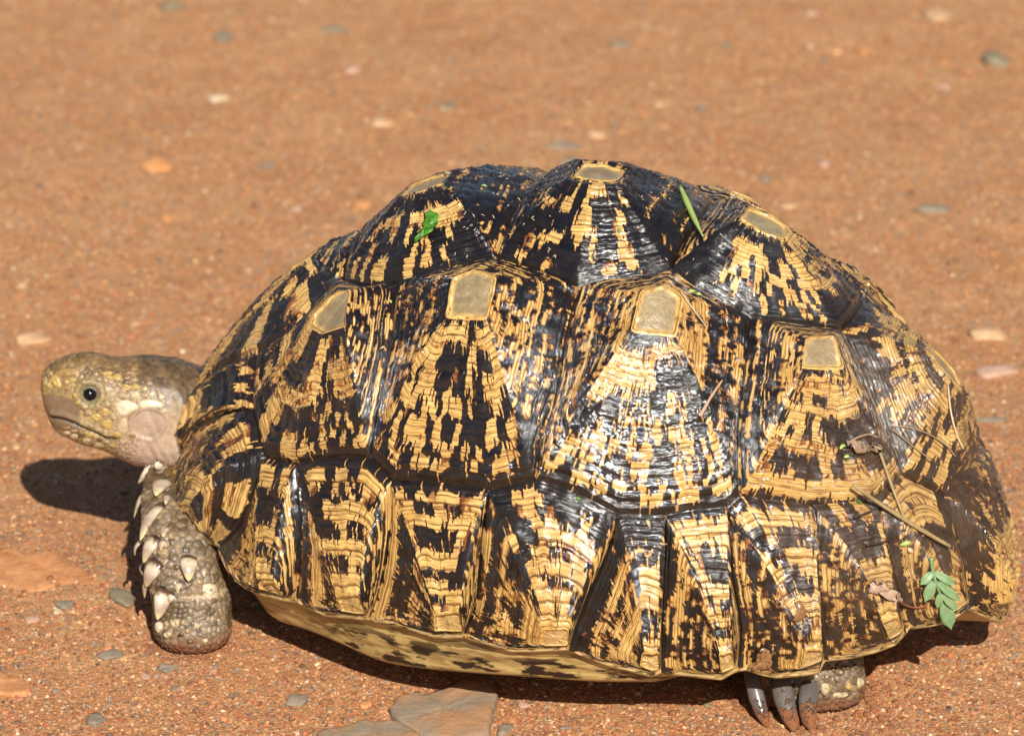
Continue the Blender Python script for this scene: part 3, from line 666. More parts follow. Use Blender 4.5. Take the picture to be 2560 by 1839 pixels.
amp = np.where(hd, .0007, .0013); amp = np.where(neck, .00025, amp); amp = np.where(foot_, .0013, amp)
co += BN*((np.sqrt(edge)-.6)*amp*(1-smoothm)*vis)[:, None]
fold = np.where(front, np.exp(-((co[:, 2]-.0285+.05*(co[:, 0]+.16)+.0022*(vn(co[:, 0]/.006, co[:, 1]/.006, 3)-.5))/.0011)**2), 0); co -= BN*(fold*.0009)[:, None]
co[:, 2] = np.maximum(co[:, 2], -.0005)
BN = normals()
# pigment of the skin
u = lambda *c: np.array(c)[None]
colr = np.tile(np.array([.10, .070, .042]), (nv, 1))
cidc = cid[:, None]
legc = np.array([.105, .070, .038])+(cidc**1.5)*np.array([.30, .215, .125]); colr = np.where(on_leg[:, None], legc, colr)
colr = np.where((on_leg & (cid > .8))[:, None], np.array([.24, .185, .12]), colr)
hx = np.clip((px[:, 0]-103)/420, 0, 1)[:, None]; up = np.clip(BN[:, 2:3], -1, 1)
side = np.array([.33, .225, .090])*(1-hx)+np.array([.42, .31, .19])*hx
topc = np.array([.24, .15, .065])*(.7+.6*cidc)+(hx > .6)*np.array([-.06, -.035, -.005])
thr = np.array([.58, .42, .31])
hc = side*(.8+.4*cidc); hc = hc+(topc-hc)*sstep(.22, .62, up+.12*(vn(co[:, 0]/.006, co[:, 2]/.006)[:, None]-.5)); hc = hc+(thr-hc)*sstep(.30, -.30, up+.0*hx)*sstep(.30, .62, hx)
hc = hc+(np.array([.45, .33, .15])-hc)*(sstep(-.1, -.5, up)*(hx < .45))
ndk = neck[:, None]*sstep(.2, .5, up)*vn(co[:, 0]/.003, co[:, 1]/.003)[:, None]; hc = hc*(1-.6*ndk)
hc = hc+(np.array([.22, .145, .085])-hc)*beak[:, None]
tym = sstep(.0105, .009, dt)[:, None]; hc = hc+((np.array([.40, .285, .20])+.05*(vn(co[:, 0]/.004, co[:, 2]/.004)-.5)[:, None]+.022*np.sin(dt/.0022*6.28)[:, None])-hc)*tym
hc = hc+(np.array([.33, .265, .12])-hc)*(sstep(.0095, .0055, de)[:, None]*.6)
hc = hc+(np.array([.20, .19, .12])-hc)*(sstep(.0052, .0040, de)[:, None]*.8)
colr = np.where(hd[:, None], hc, colr)
gro = (1-np.clip(cellw/.22, 0, 1))*(1-smoothm)*vis; colr = colr*(1-.62*gro[:, None]*np.where(neck, .5, 1)[:, None])+np.array([.05, .028, .012])*gro[:, None]*.5
colr = np.where(hd[:, None], colr*(1-.75*np.exp(-(dm/.0009)**2)[:, None]), colr)
colr = colr+(np.array([.52, .40, .24])-colr)*(fold*.75)[:, None]
mudl = sstep(.012, .002, co[:, 2]+.006*(vn(co[:, 0]/.005, co[:, 1]/.005)-.5))*on_leg; colr = colr+(np.array([.20, .075, .028])-colr)*(mudl*.9)[:, None]
me2.vertices.foreach_set('co', co.astype(np.float32).ravel()); me2.update()
me2.attributes.new('skin', 'FLOAT_VECTOR', 'POINT').data.foreach_set('vector', np.clip(colr, .005, 1).astype(np.float32).ravel())
me2.attributes.new('mud', 'FLOAT', 'POINT').data.foreach_set('value', mudl.astype(np.float32))
# remove faces of the torso that are deep inside the shell
bmx = bmesh.new(); bmx.from_mesh(me2)
deep = (np.abs(lq) < .12) & (co[:, 2] > .05) & (~hd)
dv = [v for v in bmx.verts if deep[v.index]]; bmesh.ops.delete(bmx, geom=dv, context='VERTS')
bmx.to_mesh(me2); bmx.free()
me2.name = 'body'; me2.polygons.foreach_set('use_smooth', np.ones(len(me2.polygons), bool))
m = M('tortoise_skin'); sk = m.attr('skin', 'Vector'); pos = m.n('ShaderNodeTexCoord').outputs['Object']
n8 = m.noise(1500, pos, 4); n9 = m.noise(320, pos, 4)
c_ = m.mix(m.mrange(n9, .35, .65, .0, .5), sk, m.mix(1., sk, (.55, .48, .42), 'MULTIPLY'))
m.set(color=c_, rough=m.mix(m.attr('mud'), m.mrange(n9, .3, .7, .22, .45), (.9, .9, .9)), spec=.45, normal=m.bump(n8, .5, .0003, m.bump(m.vor(1100, pos, 'DISTANCE_TO_EDGE').outputs[0], .35, .0003)), sss=0.0)
MAT_SK = m.m
me2.materials.clear(); me2.materials.append(MAT_SK)
me2.transform(Matrix.Translation(-Vector(TL)))
body = bpy.data.objects.new('body', me2); C.objects.link(body); body.parent = tortoise
BB = BVHTree.FromObject(body, bpy.context.evaluated_depsgraph_get()) if False else None
pv = np.empty(len(me2.vertices)*3, np.float32); me2.vertices.foreach_get('co', pv); pv = pv.reshape(-1, 3)+TL
BB = BVHTree.FromPolygons([tuple(map(float, v)) for v in pv], [tuple(p.vertices) for p in me2.polygons])

# ------------------------------------------------------------ skin scales, spurs, eyes, claws
def plain(name, c1, c2, scale=400, rough=.35, bump=.3, bscale=900, bdist=.0003, **kw):
    m = M(name); pos = m.n('ShaderNodeTexCoord').outputs['Object']
    n = m.noise(scale, pos, 4)
    m.set(color=m.mix(m.mrange(n, .35, .65, 0, 1), c1, c2), rough=rough, normal=m.bump(m.noise(bscale, pos, 3), bump, bdist), **kw); return m.m
SC_M = dict(w=plain('scale_white', (.50, .38, .23), (.66, .54, .38), rough=.4), y=plain('scale_yellow', (.44, .30, .09), (.36, .23, .07), rough=.36), o=plain('scale_orange', (.33, .20, .075), (.25, .145, .055), rough=.33),
 t=plain('scale_tan', (.36, .25, .13), (.28, .18, .09), rough=.36), g=plain('scale_grey', (.25, .19, .13), (.19, .14, .095), rough=.28), b=plain('scale_brown', (.16, .09, .04), (.12, .07, .03), rough=.35), p=plain('scale_pale', (.50, .40, .24), (.42, .31, .17), rough=.36))
def scale_patch(pts, col, h=.0008, mir=True, nm='scale', n=16):
    c2 = np.mean(pts, 0); out = catmull(pts, n, True); Vv = []
    rr = (1.0, .9, .72, .45, .18)
    for f in rr:
        for q in out:
            x, y = c2+(q-c2)*f; p, nn = bhit(x, y)
            if p is None: return None
            Vv.append(p+nn*(h*(1-f**4)-(.0002 if f == 1. else 0)))
    p, nn = bhit(*c2); Vv.append(p+nn*h); Vv = np.array(Vv)-TL
    F = grid_faces(len(rr), n)[:, ::-1].tolist(); b = len(Vv)-1; F += [[b, (len(rr)-1)*n+k, (len(rr)-1)*n+(k+1) % n][::1] for k in range(n)]
    me = bpy.data.meshes.new(nm); me.from_pydata(Vv.tolist(), [], F); me.update(); me.polygons.foreach_set('use_smooth', np.ones(len(me.polygons), bool)); me.materials.append(SC_M[col])
    b_ = bmesh.new(); b_.from_mesh(me); bmesh.ops.recalc_face_normals(b_, faces=b_.faces)
    b_.to_mesh(me); b_.free()
    o = bpy.data.objects.new(nm, me); C.objects.link(o); o.parent = body
    if mir:
        c = o.copy(); C.objects.link(c); c.parent = body
        c.matrix_local = Matrix.Translation((0, 2*(YH-.004)-2*TL[1], 0)) @ Matrix.Diagonal((1, -1, 1, 1))
    return o
def ell(cx, cy, rx, ry, rot=0, n=8):
    a = np.linspace(0, 2*np.pi, n, endpoint=False); r = math.radians(rot)
    jit = 1+.09*np.sin(a*3+cx)+.07*np.sin(a*2+cy)
    x = np.cos(a)*rx*jit; y = np.sin(a)*ry*jit
    return np.stack([cx+x*math.cos(r)-y*math.sin(r), cy+x*math.sin(r)+y*math.cos(r)], 1)
Z2 = lambda P: np.array([zh(*p) for p in P])
for pts, c, h in ([(850, 655), (885, 620), (960, 608), (1040, 635), (1085, 670), (1080, 705), (1000, 740), (925, 778), (870, 740)], 'w', .0008), ([(1085, 640), (1150, 605), (1240, 605), (1320, 635), (1335, 680), (1270, 688), (1190, 690), (1110, 692)], 'w', .0008), \
    ([(225, 330), (300, 290), (420, 285), (500, 300), (480, 345), (400, 370), (310, 378), (250, 360)], 'o', .0007), ([(205, 350), (255, 355), (290, 410), (300, 480), (250, 490), (215, 450), (195, 400)], 'y', .0007):
    scale_patch(Z2(pts), c, h)
HS = [(185, 342, 32, 28, 't'), (135, 420, 22, 48, 't'), (170, 460, 26, 36, 'y'), (345, 430, 36, 42, 'o'), (345, 490, 22, 22, 'o'), (415, 405, 36, 26, 'y'), (420, 455, 26, 24, 'y'), (600, 330, 50, 26, 'b'), (770, 335, 55, 24, 'y'), (870, 375, 52, 40, 'y'), (700, 300, 45, 22, 'b'), (900, 325, 40, 20, 'b'), (1000, 330, 38, 18, 't'),
 (800, 420, 42, 30, 't'), (880, 450, 36, 22, 't'), (960, 478, 55, 34, 'y'), (960, 420, 42, 28, 'b'), (1060, 475, 42, 32, 'y'), (1150, 495, 40, 30, 'y'), (1050, 555, 56, 44, 'p'), (925, 565, 50, 42, 't'), (1150, 560, 44, 34, 't'), (1230, 545, 40, 32, 'p'), (1320, 575, 42, 34, 'p'), (790, 375, 36, 22, 'y'), (1040, 405, 38, 24, 't'), (1120, 425, 36, 22, 'b'), (1200, 440, 34, 22, 't'),
 (765, 862, 62, 58, 'y'), (655, 792, 55, 48, 'y'), (575, 742, 42, 36, 't'), (745, 730, 46, 42, 'y'), (838, 775, 52, 46, 't'), (925, 880, 56, 88, 'p'), (868, 965, 52, 40, 'y'), (680, 690, 42, 34, 't'), (770, 660, 40, 36, 't'), (520, 690, 32, 28, 't'), (460, 640, 30, 28, 'y'), (430, 560, 26, 30, 'y'), (1020, 975, 34, 30, 'o'), (1340, 720, 30, 30, 'p'),
 (265, 905, 46, 26, 'p'), (350, 950, 42, 30, 'p'), (430, 985, 48, 34, 'p'), (560, 1030, 50, 36, 'p'), (675, 1075, 56, 30, 'p'), (500, 965, 42, 30, 'b'), (600, 965, 44, 26, 'y'), (690, 1010, 42, 22, 'b'), (760, 1040, 36, 24, 't'), (820, 1075, 34, 22, 'y'), (350, 895, 40, 22, 'o'), (425, 925, 40, 20, 't')]
for x, y, rx, ry, c in HS: scale_patch(ell(80+x*.2456, 850+y*.2456, rx*.2456*.97, ry*.2456*.97), c, .00055, n=12)
# eyes: a dark glossy ball in a grey-green granular lid
me_ = M('eye_dark'); me_.set(color=(.004, .003, .003), rough=.12, spec=.4); lidm = plain('eye_skin', (.13, .12, .08), (.07, .065, .05), 700, .42, .6, 1500, .0003)
eyep, eyen = bhit(*zh(588, 552))
for k_, sg in ((0, 1), (1, -1)):
    c_ = eyep.copy(); nn = eyen.copy()
    if k_: c_[1] = 2*(YH-.004)-c_[1]; nn[1] *= -1
    nn = nn/np.linalg.norm(nn); a1 = np.cross(nn, [0, 0, 1.]); a1 /= np.linalg.norm(a1); a2 = np.cross(a1, nn)
    th = np.linspace(.02, 1.5, 10); ph = np.linspace(0, 2*np.pi, 24, endpoint=False)
    R = .0037; Vv = np.array([c_-nn*.0010+R*(math.cos(t)*nn+math.sin(t)*(math.cos(p)*a1+math.sin(p)*a2)) for t in th for p in ph])
    eb = mesh_np('eye', Vv-TL, grid_faces(10, 24), me_.m, body)
    # lids: ring that rises around the ball
    prof = [(.0030, .0010), (.0034, .0014), (.0039, .0014), (.0045, .0011), (.0054, .0004), (.0064, -.0008)]
    Vv = np.array([c_+nn*(z-.0006)+rr*(math.cos(p)*a1*(1.12)+math.sin(p)*a2*.9)*(1+.03*math.sin(5*p)) for rr, z in prof for p in ph])
    mesh_np('eyelid', Vv-TL, grid_faces(len(prof), 24), lidm, body)
# spurs on the front leg: flattened, pointed, their tips lifted off the skin
spm = M('spur_horn'); u_ = spm.attr('along'); pos = spm.n('ShaderNodeTexCoord').outputs['Object']; ns_ = spm.noise(220, pos, 3)
cc_ = spm.ramp(spm.math('ADD', u_, spm.math('MULTIPLY', spm.math('SUBTRACT', ns_, .5), .5)), [(.02, (.02, .012, .010)), (.20, (.10, .05, .025)), (.34, (.56, .46, .32)), (.62, (.36, .26, .20)), (.85, (.58, .47, .24))])
spm.set(color=cc_, rough=.3, spec=.5, normal=spm.bump(spm.noise(500, pos, 3), .3, .0004))
zl2 = lambda x, y: (300+x*.3376, 1150+y*.3376)
def spur(b, t, wz, lift=.004, yoff=0., mat=None, thick=.5, nm='spur'):
    bp, bn = bhit(*zl2(*b)); tp, tn = bhit(*zl2(*t))
    if bp is None:
        yy = -.02+yoff; bp = at_y(*zl2(*b), yy); bn = np.array([-1., -.2, 0])
    bp = bp-bn*.0012
    tpx = zl2(*t); tp3 = at_y(*tpx, bp[1]-.002+yoff*0) if tp is None else tp+tn*lift
    mid = (bp+tp3)/2+bn*.0018
    P = catmull([bp, mid, tp3], 12); q = np.linspace(0, 1, 12)
    wv = wz*.3376*K/2*1.22*np.interp(q, [0, .12, .3, .5, .7, .85, .95, 1], [.75, .95, 1., .88, .62, .34, .14, .03])
    Vv, F = tube(P, wv, 12, thick, upv=bn+1e-3)
    al = np.r_[np.repeat(q, 12), 0, 1]
    return quads_to_obj(nm, Vv-TL, F, mat or spm.m, body, True, dict(along=al))
for b, t, wz, lf in [((225, 40), (135, 172), 42, .003), ((330, 150), (232, 290), 118, .0035), ((200, 205), (102, 430), 52, .003), ((295, 315), (190, 552), 112, .0045), ((268, 560), (195, 748), 96, .004), ((160, 575), (110, 708), 44, .003),
     ((278, 745), (245, 962), 112, .0045), ((165, 745), (172, 852), 34, .002), ((330, 940), (318, 1182), 112, .0045), ((212, 860), (182, 1022), 52, .003), ((508, 710), (508, 903), 112, .0035), ((300, 10), (265, 90), 60, .002), ((352, 255), (330, 350), 46, .002), ((345, 500), (325, 575), 50, .002), ((330, 590), (305, 675), 46, .002), ((440, 900), (428, 985), 44, .0018), ((560, 1005), (552, 1070), 40, .0015), ((300, 1185), (285, 1275), 60, .0018), ((620, 800), (615, 865), 40, .0015), ((395, 980), (380, 1050), 46, .0018)]:
    spur(b, t, wz, lf)
zs = lambda x, y, rx, ry: ell(300+x*.3376, 1150+y*.3376, rx*.3376, ry*.3376)
for x, y, rx, ry, c in [(665, 965, 62, 58, 'w'), (375, 915, 58, 45, 'g'), (375, 843, 34, 24, 'g'), (370, 772, 34, 34, 'g'), (405, 738, 24, 34, 'g'), (438, 690, 28, 28, 'g'), (388, 672, 30, 28, 'g'), (318, 680, 44, 28, 't'), (332, 620, 32, 32, 't'), (325, 530, 28, 42, 'p'), (290, 55, 44, 42, 'g'), (350, 85, 36, 34, 'b'), (375, 35, 26, 28, 't'),
   (352, 310, 28, 44, 'g'), (352, 415, 28, 36, 'g'), (415, 1015, 36, 38, 'g'), (458, 938, 26, 28, 'g'), (365, 500, 26, 24, 'b'), (375, 560, 26, 22, 't'), (425, 640, 26, 20, 't'), (420, 790, 24, 24, 'b'), (440, 860, 28, 26, 't'), (590, 900, 30, 22, 't'), (405, 1205, 40, 30, 'p'), (290, 1255, 34, 42, 'g'), (340, 1220, 26, 34, 't'), (350, 1290, 30, 26, 'p'), (470, 1200, 28, 24, 't'), (570, 1225, 26, 22, 'p'), (500, 1265, 28, 22, 't'), (590, 1290, 26, 20, 'g'),
   (575, 1375, 26, 20, 'g'), (630, 1335, 24, 18, 'p'), (520, 1340, 26, 20, 'b'), (450, 1290, 28, 22, 'b')]:
    scale_patch(zs(x, y, rx, ry), c, .0009, False, n=12)
# hind foot: scales and three long claws
clm = M('claw_horn'); pos = clm.n('ShaderNodeTexCoord').outputs['Object']; al = clm.attr('along'); n1 = clm.noise(500, pos, 5, .7); n2 = clm.noise(60, pos, 3)
mudc = clm.mrange(clm.math('ADD', al, clm.math('MULTIPLY', clm.math('SUBTRACT', clm.noise(330, pos, 6, .75), .5), 1.9)), .55, .66, 0, 1)
clm.set(color=clm.mix(mudc, clm.mix(clm.mrange(n2, .35, .65, 0, 1), (.085, .070, .062), (.14, .118, .105)), clm.mix(n1, (.20, .07, .025), (.34, .13, .05))), rough=clm.mix(mudc, (.3, .3, .3), (.95, .95, .95)), spec=.5, normal=clm.bump(clm.math('MULTIPLY', n1, mudc), 1., .0016, clm.bump(clm.noise(1100, pos, 2), .25, .0002)))
zc = lambda x, y: (1840+x*.17637, 1560+y*.17637)
def claw(pts, rads, y0):
    P = []; n = len(pts); tip = ground_at(*zc(*pts[-1]), .0008)
    for i, p in enumerate(pts):
        f = i/(n-1); yy = y0+(tip[1]-y0)*f**.8; P.append(at_y(*zc(*p), yy))
    P = catmull(P, 22); r = np.interp(np.linspace(0, 1, 22), np.linspace(0, 1, n), np.array(rads)*.17637*K*1.15)
    P[:, 2] = np.maximum(P[:, 2], r*.4)
    Vv, F = tube(P, r, 14, .8, upv=(0, -1, .3)); Vv += .00012*(vn(Vv[:, 0]/.0012, Vv[:, 2]/.0012)[:, None]-.5)
    quads_to_obj('claw', Vv-TL, F, clm.m, body, True, dict(along=np.r_[np.repeat(np.linspace(0, 1, 22), 14), 0, 1]))
yc = HFg[1]+.002
claw([(215, 690), (250, 850), (300, 1050), (365, 1250), (425, 1390), (455, 1450)], [95, 100, 98, 82, 52, 12], yc)
claw([(610, 700), (640, 860), (685, 1050), (735, 1230), (800, 1400), (815, 1510)], [105, 132, 130, 112, 86, 20], yc)
claw([(1060, 760), (1045, 900), (1020, 1050), (1015, 1200), (1040, 1370), (1075, 1480)], [90, 122, 118, 112, 92, 20], yc)
for x, y, rx, ry, c in [(1110, 760, 118, 82, 'g'), (760, 800, 60, 62, 'g'), (1290, 720, 52, 62, 'g'), (1430, 770, 46, 50, 'g'), (1560, 720, 46, 46, 'g'), (1665, 705, 46, 55, 'g'), (1265, 920, 62, 100, 'p'), (1480, 1000, 110, 46, 'p'), (1600, 880, 52, 60, 'y'), (1760, 830, 52, 82, 'p'), (1380, 640, 36, 42, 'b'), (1510, 610, 32, 36, 'b'), (1440, 590, 28, 32, 'b'), (1310, 600, 30, 36, 'b'), (1690, 590, 46, 40, 'b'), (1590, 610, 30, 30, 'b'), (1800, 700, 40, 44, 'b'), (1480, 680, 34, 32, 't')]:
    scale_patch(ell(1840+x*.17637, 1560+y*.17637, rx*.17637, ry*.17637), c, .0012, False, n=12)
#PART3
# ------------------------------------------------------------ ground
def gz(x, y):
    z = (vn(x/.10+5, y/.14+5, 1)-.5)*.0035+(vn(x/.03, y/.04, 2)-.5)*.0016+(vn(x/.009, y/.011, 3)-.5)*.0007+(vn(x/.004, y/.004, 4)-.5)*.0004
    return z-.0012
tt_ = np.linspace(-1, 1, 621); gx = np.sinh(tt_*6.2)/np.sinh(6.2)*60; gy = gx.copy()+.15
gx = np.sign(tt_)*(np.abs(tt_)*.55+np.sinh(np.abs(tt_)*7)/np.sinh(7)*60-np.abs(tt_)*0); gy = gx+.25
GXX, GYY = np.meshgrid(gx, gy, indexing='ij'); fade = 1/(1+np.hypot(GXX, GYY)/6)
ZZ = gz(GXX, GYY)+(vn(GXX/1.5, GYY/1.5, 8)-.5)*.02*sstep(.8, 3, np.hypot(GXX, GYY))
Vv = np.stack([GXX, GYY, ZZ], -1).reshape(-1, 3)
m = M('red_soil'); pos = m.n('ShaderNodeTexCoord').outputs['Object']
nA = m.noise(11, pos, 6, .7); nB = m.noise(55, pos, 5, .7); nC = m.noise(420, pos, 5, .7); vc = m.vor(520, pos); vd = m.vor(230, pos)
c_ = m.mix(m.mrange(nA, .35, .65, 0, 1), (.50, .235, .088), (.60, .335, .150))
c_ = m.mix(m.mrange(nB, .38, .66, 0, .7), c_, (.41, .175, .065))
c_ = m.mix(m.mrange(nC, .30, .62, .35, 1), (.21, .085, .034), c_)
cr = m.n('ShaderNodeSeparateColor'); m.l(vc.outputs['Color'], cr.inputs[0])
c_ = m.mix(m.math('MULTIPLY', m.mrange(cr.outputs[0], .62, .66, 0, 1), m.mrange(vc.outputs[0], .42, .3, 0, .9)), c_, (.68, .38, .19))
c_ = m.mix(m.math('MULTIPLY', m.mrange(cr.outputs[1], .80, .83, 0, 1), m.mrange(vc.outputs[0], .42, .3, 0, .8)), c_, (.13, .105, .085))
cr2 = m.n('ShaderNodeSeparateColor'); m.l(vd.outputs['Color'], cr2.inputs[0])
c_ = m.mix(m.math('MULTIPLY', m.mrange(cr2.outputs[0], .86, .88, 0, 1), m.mrange(vd.outputs[0], .42, .3, 0, .85)), c_, (.62, .40, .24))
c_ = m.mix(m.math('MULTIPLY', m.mrange(cr2.outputs[2], .90, .92, 0, 1), m.mrange(vd.outputs[0], .45, .3, 0, .85)), c_, (.26, .22, .18))
hb = m.math('ADD', m.math('MULTIPLY', m.mrange(vc.outputs[0], 0, .5, 1, 0), .6), nC)
m.set(color=c_, rough=.78, spec=.35, normal=m.bump(hb, .8, .0011, m.bump(nB, .6, .004)))
MAT_G = m.m
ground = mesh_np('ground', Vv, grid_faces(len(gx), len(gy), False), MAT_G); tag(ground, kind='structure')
def gnd(px, py): p = ground_at(px, py); return np.array([p[0], p[1], float(gz(p[0], p[1]))])

# loose grit: uncountable, one object, instanced grains
n1_ = 190000
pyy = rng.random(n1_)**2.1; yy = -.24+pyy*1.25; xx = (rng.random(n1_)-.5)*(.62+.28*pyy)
zz = gz(xx, yy); rad = .00042+.0009*rng.random(n1_)**3.2+(rng.random(n1_) < .012)*rng.uniform(.0006, .0014, n1_)
ht = np.array([.6]); el = np.stack([rng.uniform(.8, 1.4, n1_), rng.uniform(.7, 1.2, n1_), rng.uniform(.45, .8, n1_)], 1)*rad[:, None]
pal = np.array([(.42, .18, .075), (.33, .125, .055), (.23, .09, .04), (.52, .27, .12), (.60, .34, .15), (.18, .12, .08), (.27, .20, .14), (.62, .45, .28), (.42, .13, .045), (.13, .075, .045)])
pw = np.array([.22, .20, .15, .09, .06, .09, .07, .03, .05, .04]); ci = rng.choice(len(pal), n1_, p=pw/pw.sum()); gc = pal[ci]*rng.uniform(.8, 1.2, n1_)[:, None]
mg = M('grit'); ga = mg.attr('gcol', 'Vector', 'INSTANCER'); mg.set(color=ga, rough=.7, spec=.3)
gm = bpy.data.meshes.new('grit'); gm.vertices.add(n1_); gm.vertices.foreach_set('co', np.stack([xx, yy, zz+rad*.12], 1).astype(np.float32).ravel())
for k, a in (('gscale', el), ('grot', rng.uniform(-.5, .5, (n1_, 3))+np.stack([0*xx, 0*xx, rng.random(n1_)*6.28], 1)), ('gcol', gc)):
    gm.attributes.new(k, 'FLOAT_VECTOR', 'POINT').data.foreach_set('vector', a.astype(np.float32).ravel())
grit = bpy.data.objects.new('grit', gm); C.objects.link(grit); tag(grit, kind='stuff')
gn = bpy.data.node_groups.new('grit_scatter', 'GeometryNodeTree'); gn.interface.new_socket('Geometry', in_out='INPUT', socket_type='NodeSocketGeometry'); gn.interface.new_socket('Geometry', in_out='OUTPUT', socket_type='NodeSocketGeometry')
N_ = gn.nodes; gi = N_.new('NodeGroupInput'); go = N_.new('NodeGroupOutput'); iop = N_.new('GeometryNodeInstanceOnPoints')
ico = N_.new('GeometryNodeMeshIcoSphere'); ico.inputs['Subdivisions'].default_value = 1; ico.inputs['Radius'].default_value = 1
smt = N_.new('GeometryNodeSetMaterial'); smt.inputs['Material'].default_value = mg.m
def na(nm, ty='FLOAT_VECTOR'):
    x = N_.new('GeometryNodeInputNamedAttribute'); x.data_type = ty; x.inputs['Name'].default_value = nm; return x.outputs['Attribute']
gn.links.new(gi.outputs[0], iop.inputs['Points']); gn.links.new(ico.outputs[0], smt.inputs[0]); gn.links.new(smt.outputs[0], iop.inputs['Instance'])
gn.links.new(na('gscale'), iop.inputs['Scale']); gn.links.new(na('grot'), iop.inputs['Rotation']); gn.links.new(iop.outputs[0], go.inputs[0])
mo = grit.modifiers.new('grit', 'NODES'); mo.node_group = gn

# ------------------------------------------------------------ stones one can count
def stone_mat(nm, c1, c2): return plain(nm, c1, c2, 160, .72, .6, 500, .0008)
ST = dict(grey=stone_mat('stone_grey', (.27, .21, .14), (.19, .145, .10)), olive=stone_mat('stone_olive', (.25, .20, .12), (.20, .155, .09)), cream=stone_mat('stone_cream', (.56, .36, .20), (.48, .27, .13)), orange=stone_mat('stone_orange', (.58, .27, .10), (.50, .21, .07)),
 pink=stone_mat('stone_pink', (.52, .31, .22), (.45, .27, .18)), brown=stone_mat('stone_brown', (.30, .15, .08), (.24, .12, .06)), white=stone_mat('stone_white', (.62, .48, .32), (.52, .38, .22)), red=stone_mat('stone_red', (.40, .12, .06), (.34, .10, .05)))
bmq = bmesh.new(); bmesh.ops.create_icosphere(bmq, subdivisions=3, radius=1); ICV = np.array([v.co[:] for v in bmq.verts]); ICF = [[v.index for v in f.verts] for f in bmq.faces]; bmq.free()
def stone(px, py, wpx, hpx, colr, label, sink=.35, nm='pebble', zs_=None, seed=None, cat='pebble', group=None):
    c = gnd(px, py+hpx*.0); seed = seed or int(px*7+py); w_ = wpx*K/2*np.linalg.norm(c-CAM)/DIST; d_ = hpx*K/2/math.sin(EL)*.72*np.linalg.norm(c-CAM)/DIST; h_ = zs_ or min(w_, d_)*.40
    n = 1+.60*(vn(ICV[:, 0]*1.6+seed, ICV[:, 1]*1.6+ICV[:, 2], seed % 97)-.5)+.22*(vn(ICV[:, 2]*3+seed, ICV[:, 0]*3-ICV[:, 1]*2, seed % 89)-.5)
    P = ICV*n[:, None]
    for _ in range(7):                                     # a few broken facets
        q = np.random.default_rng(seed+_).normal(size=3); q /= np.linalg.norm(q); dd = P@q; lim = .72+.06*_%.2; P = P-np.maximum(dd-lim, 0)[:, None]*q*.85
    P = P*[w_, d_, h_]; a = math.radians(seed % 30-15); P = P@np.array([[math.cos(a), math.sin(a), 0], [-math.sin(a), math.cos(a), 0], [0, 0, 1]])
    me = bpy.data.meshes.new(nm); me.from_pydata(P.tolist(), [], ICF); me.update(); me.polygons.foreach_set('use_smooth', np.ones(len(me.polygons), bool)); me.materials.append(ST[colr])
    o = bpy.data.objects.new(nm, me); C.objects.link(o); o.location = (c[0], c[1], c[2]+h_*(1-2*sink)*.5); tag(o, label, cat, group); return o
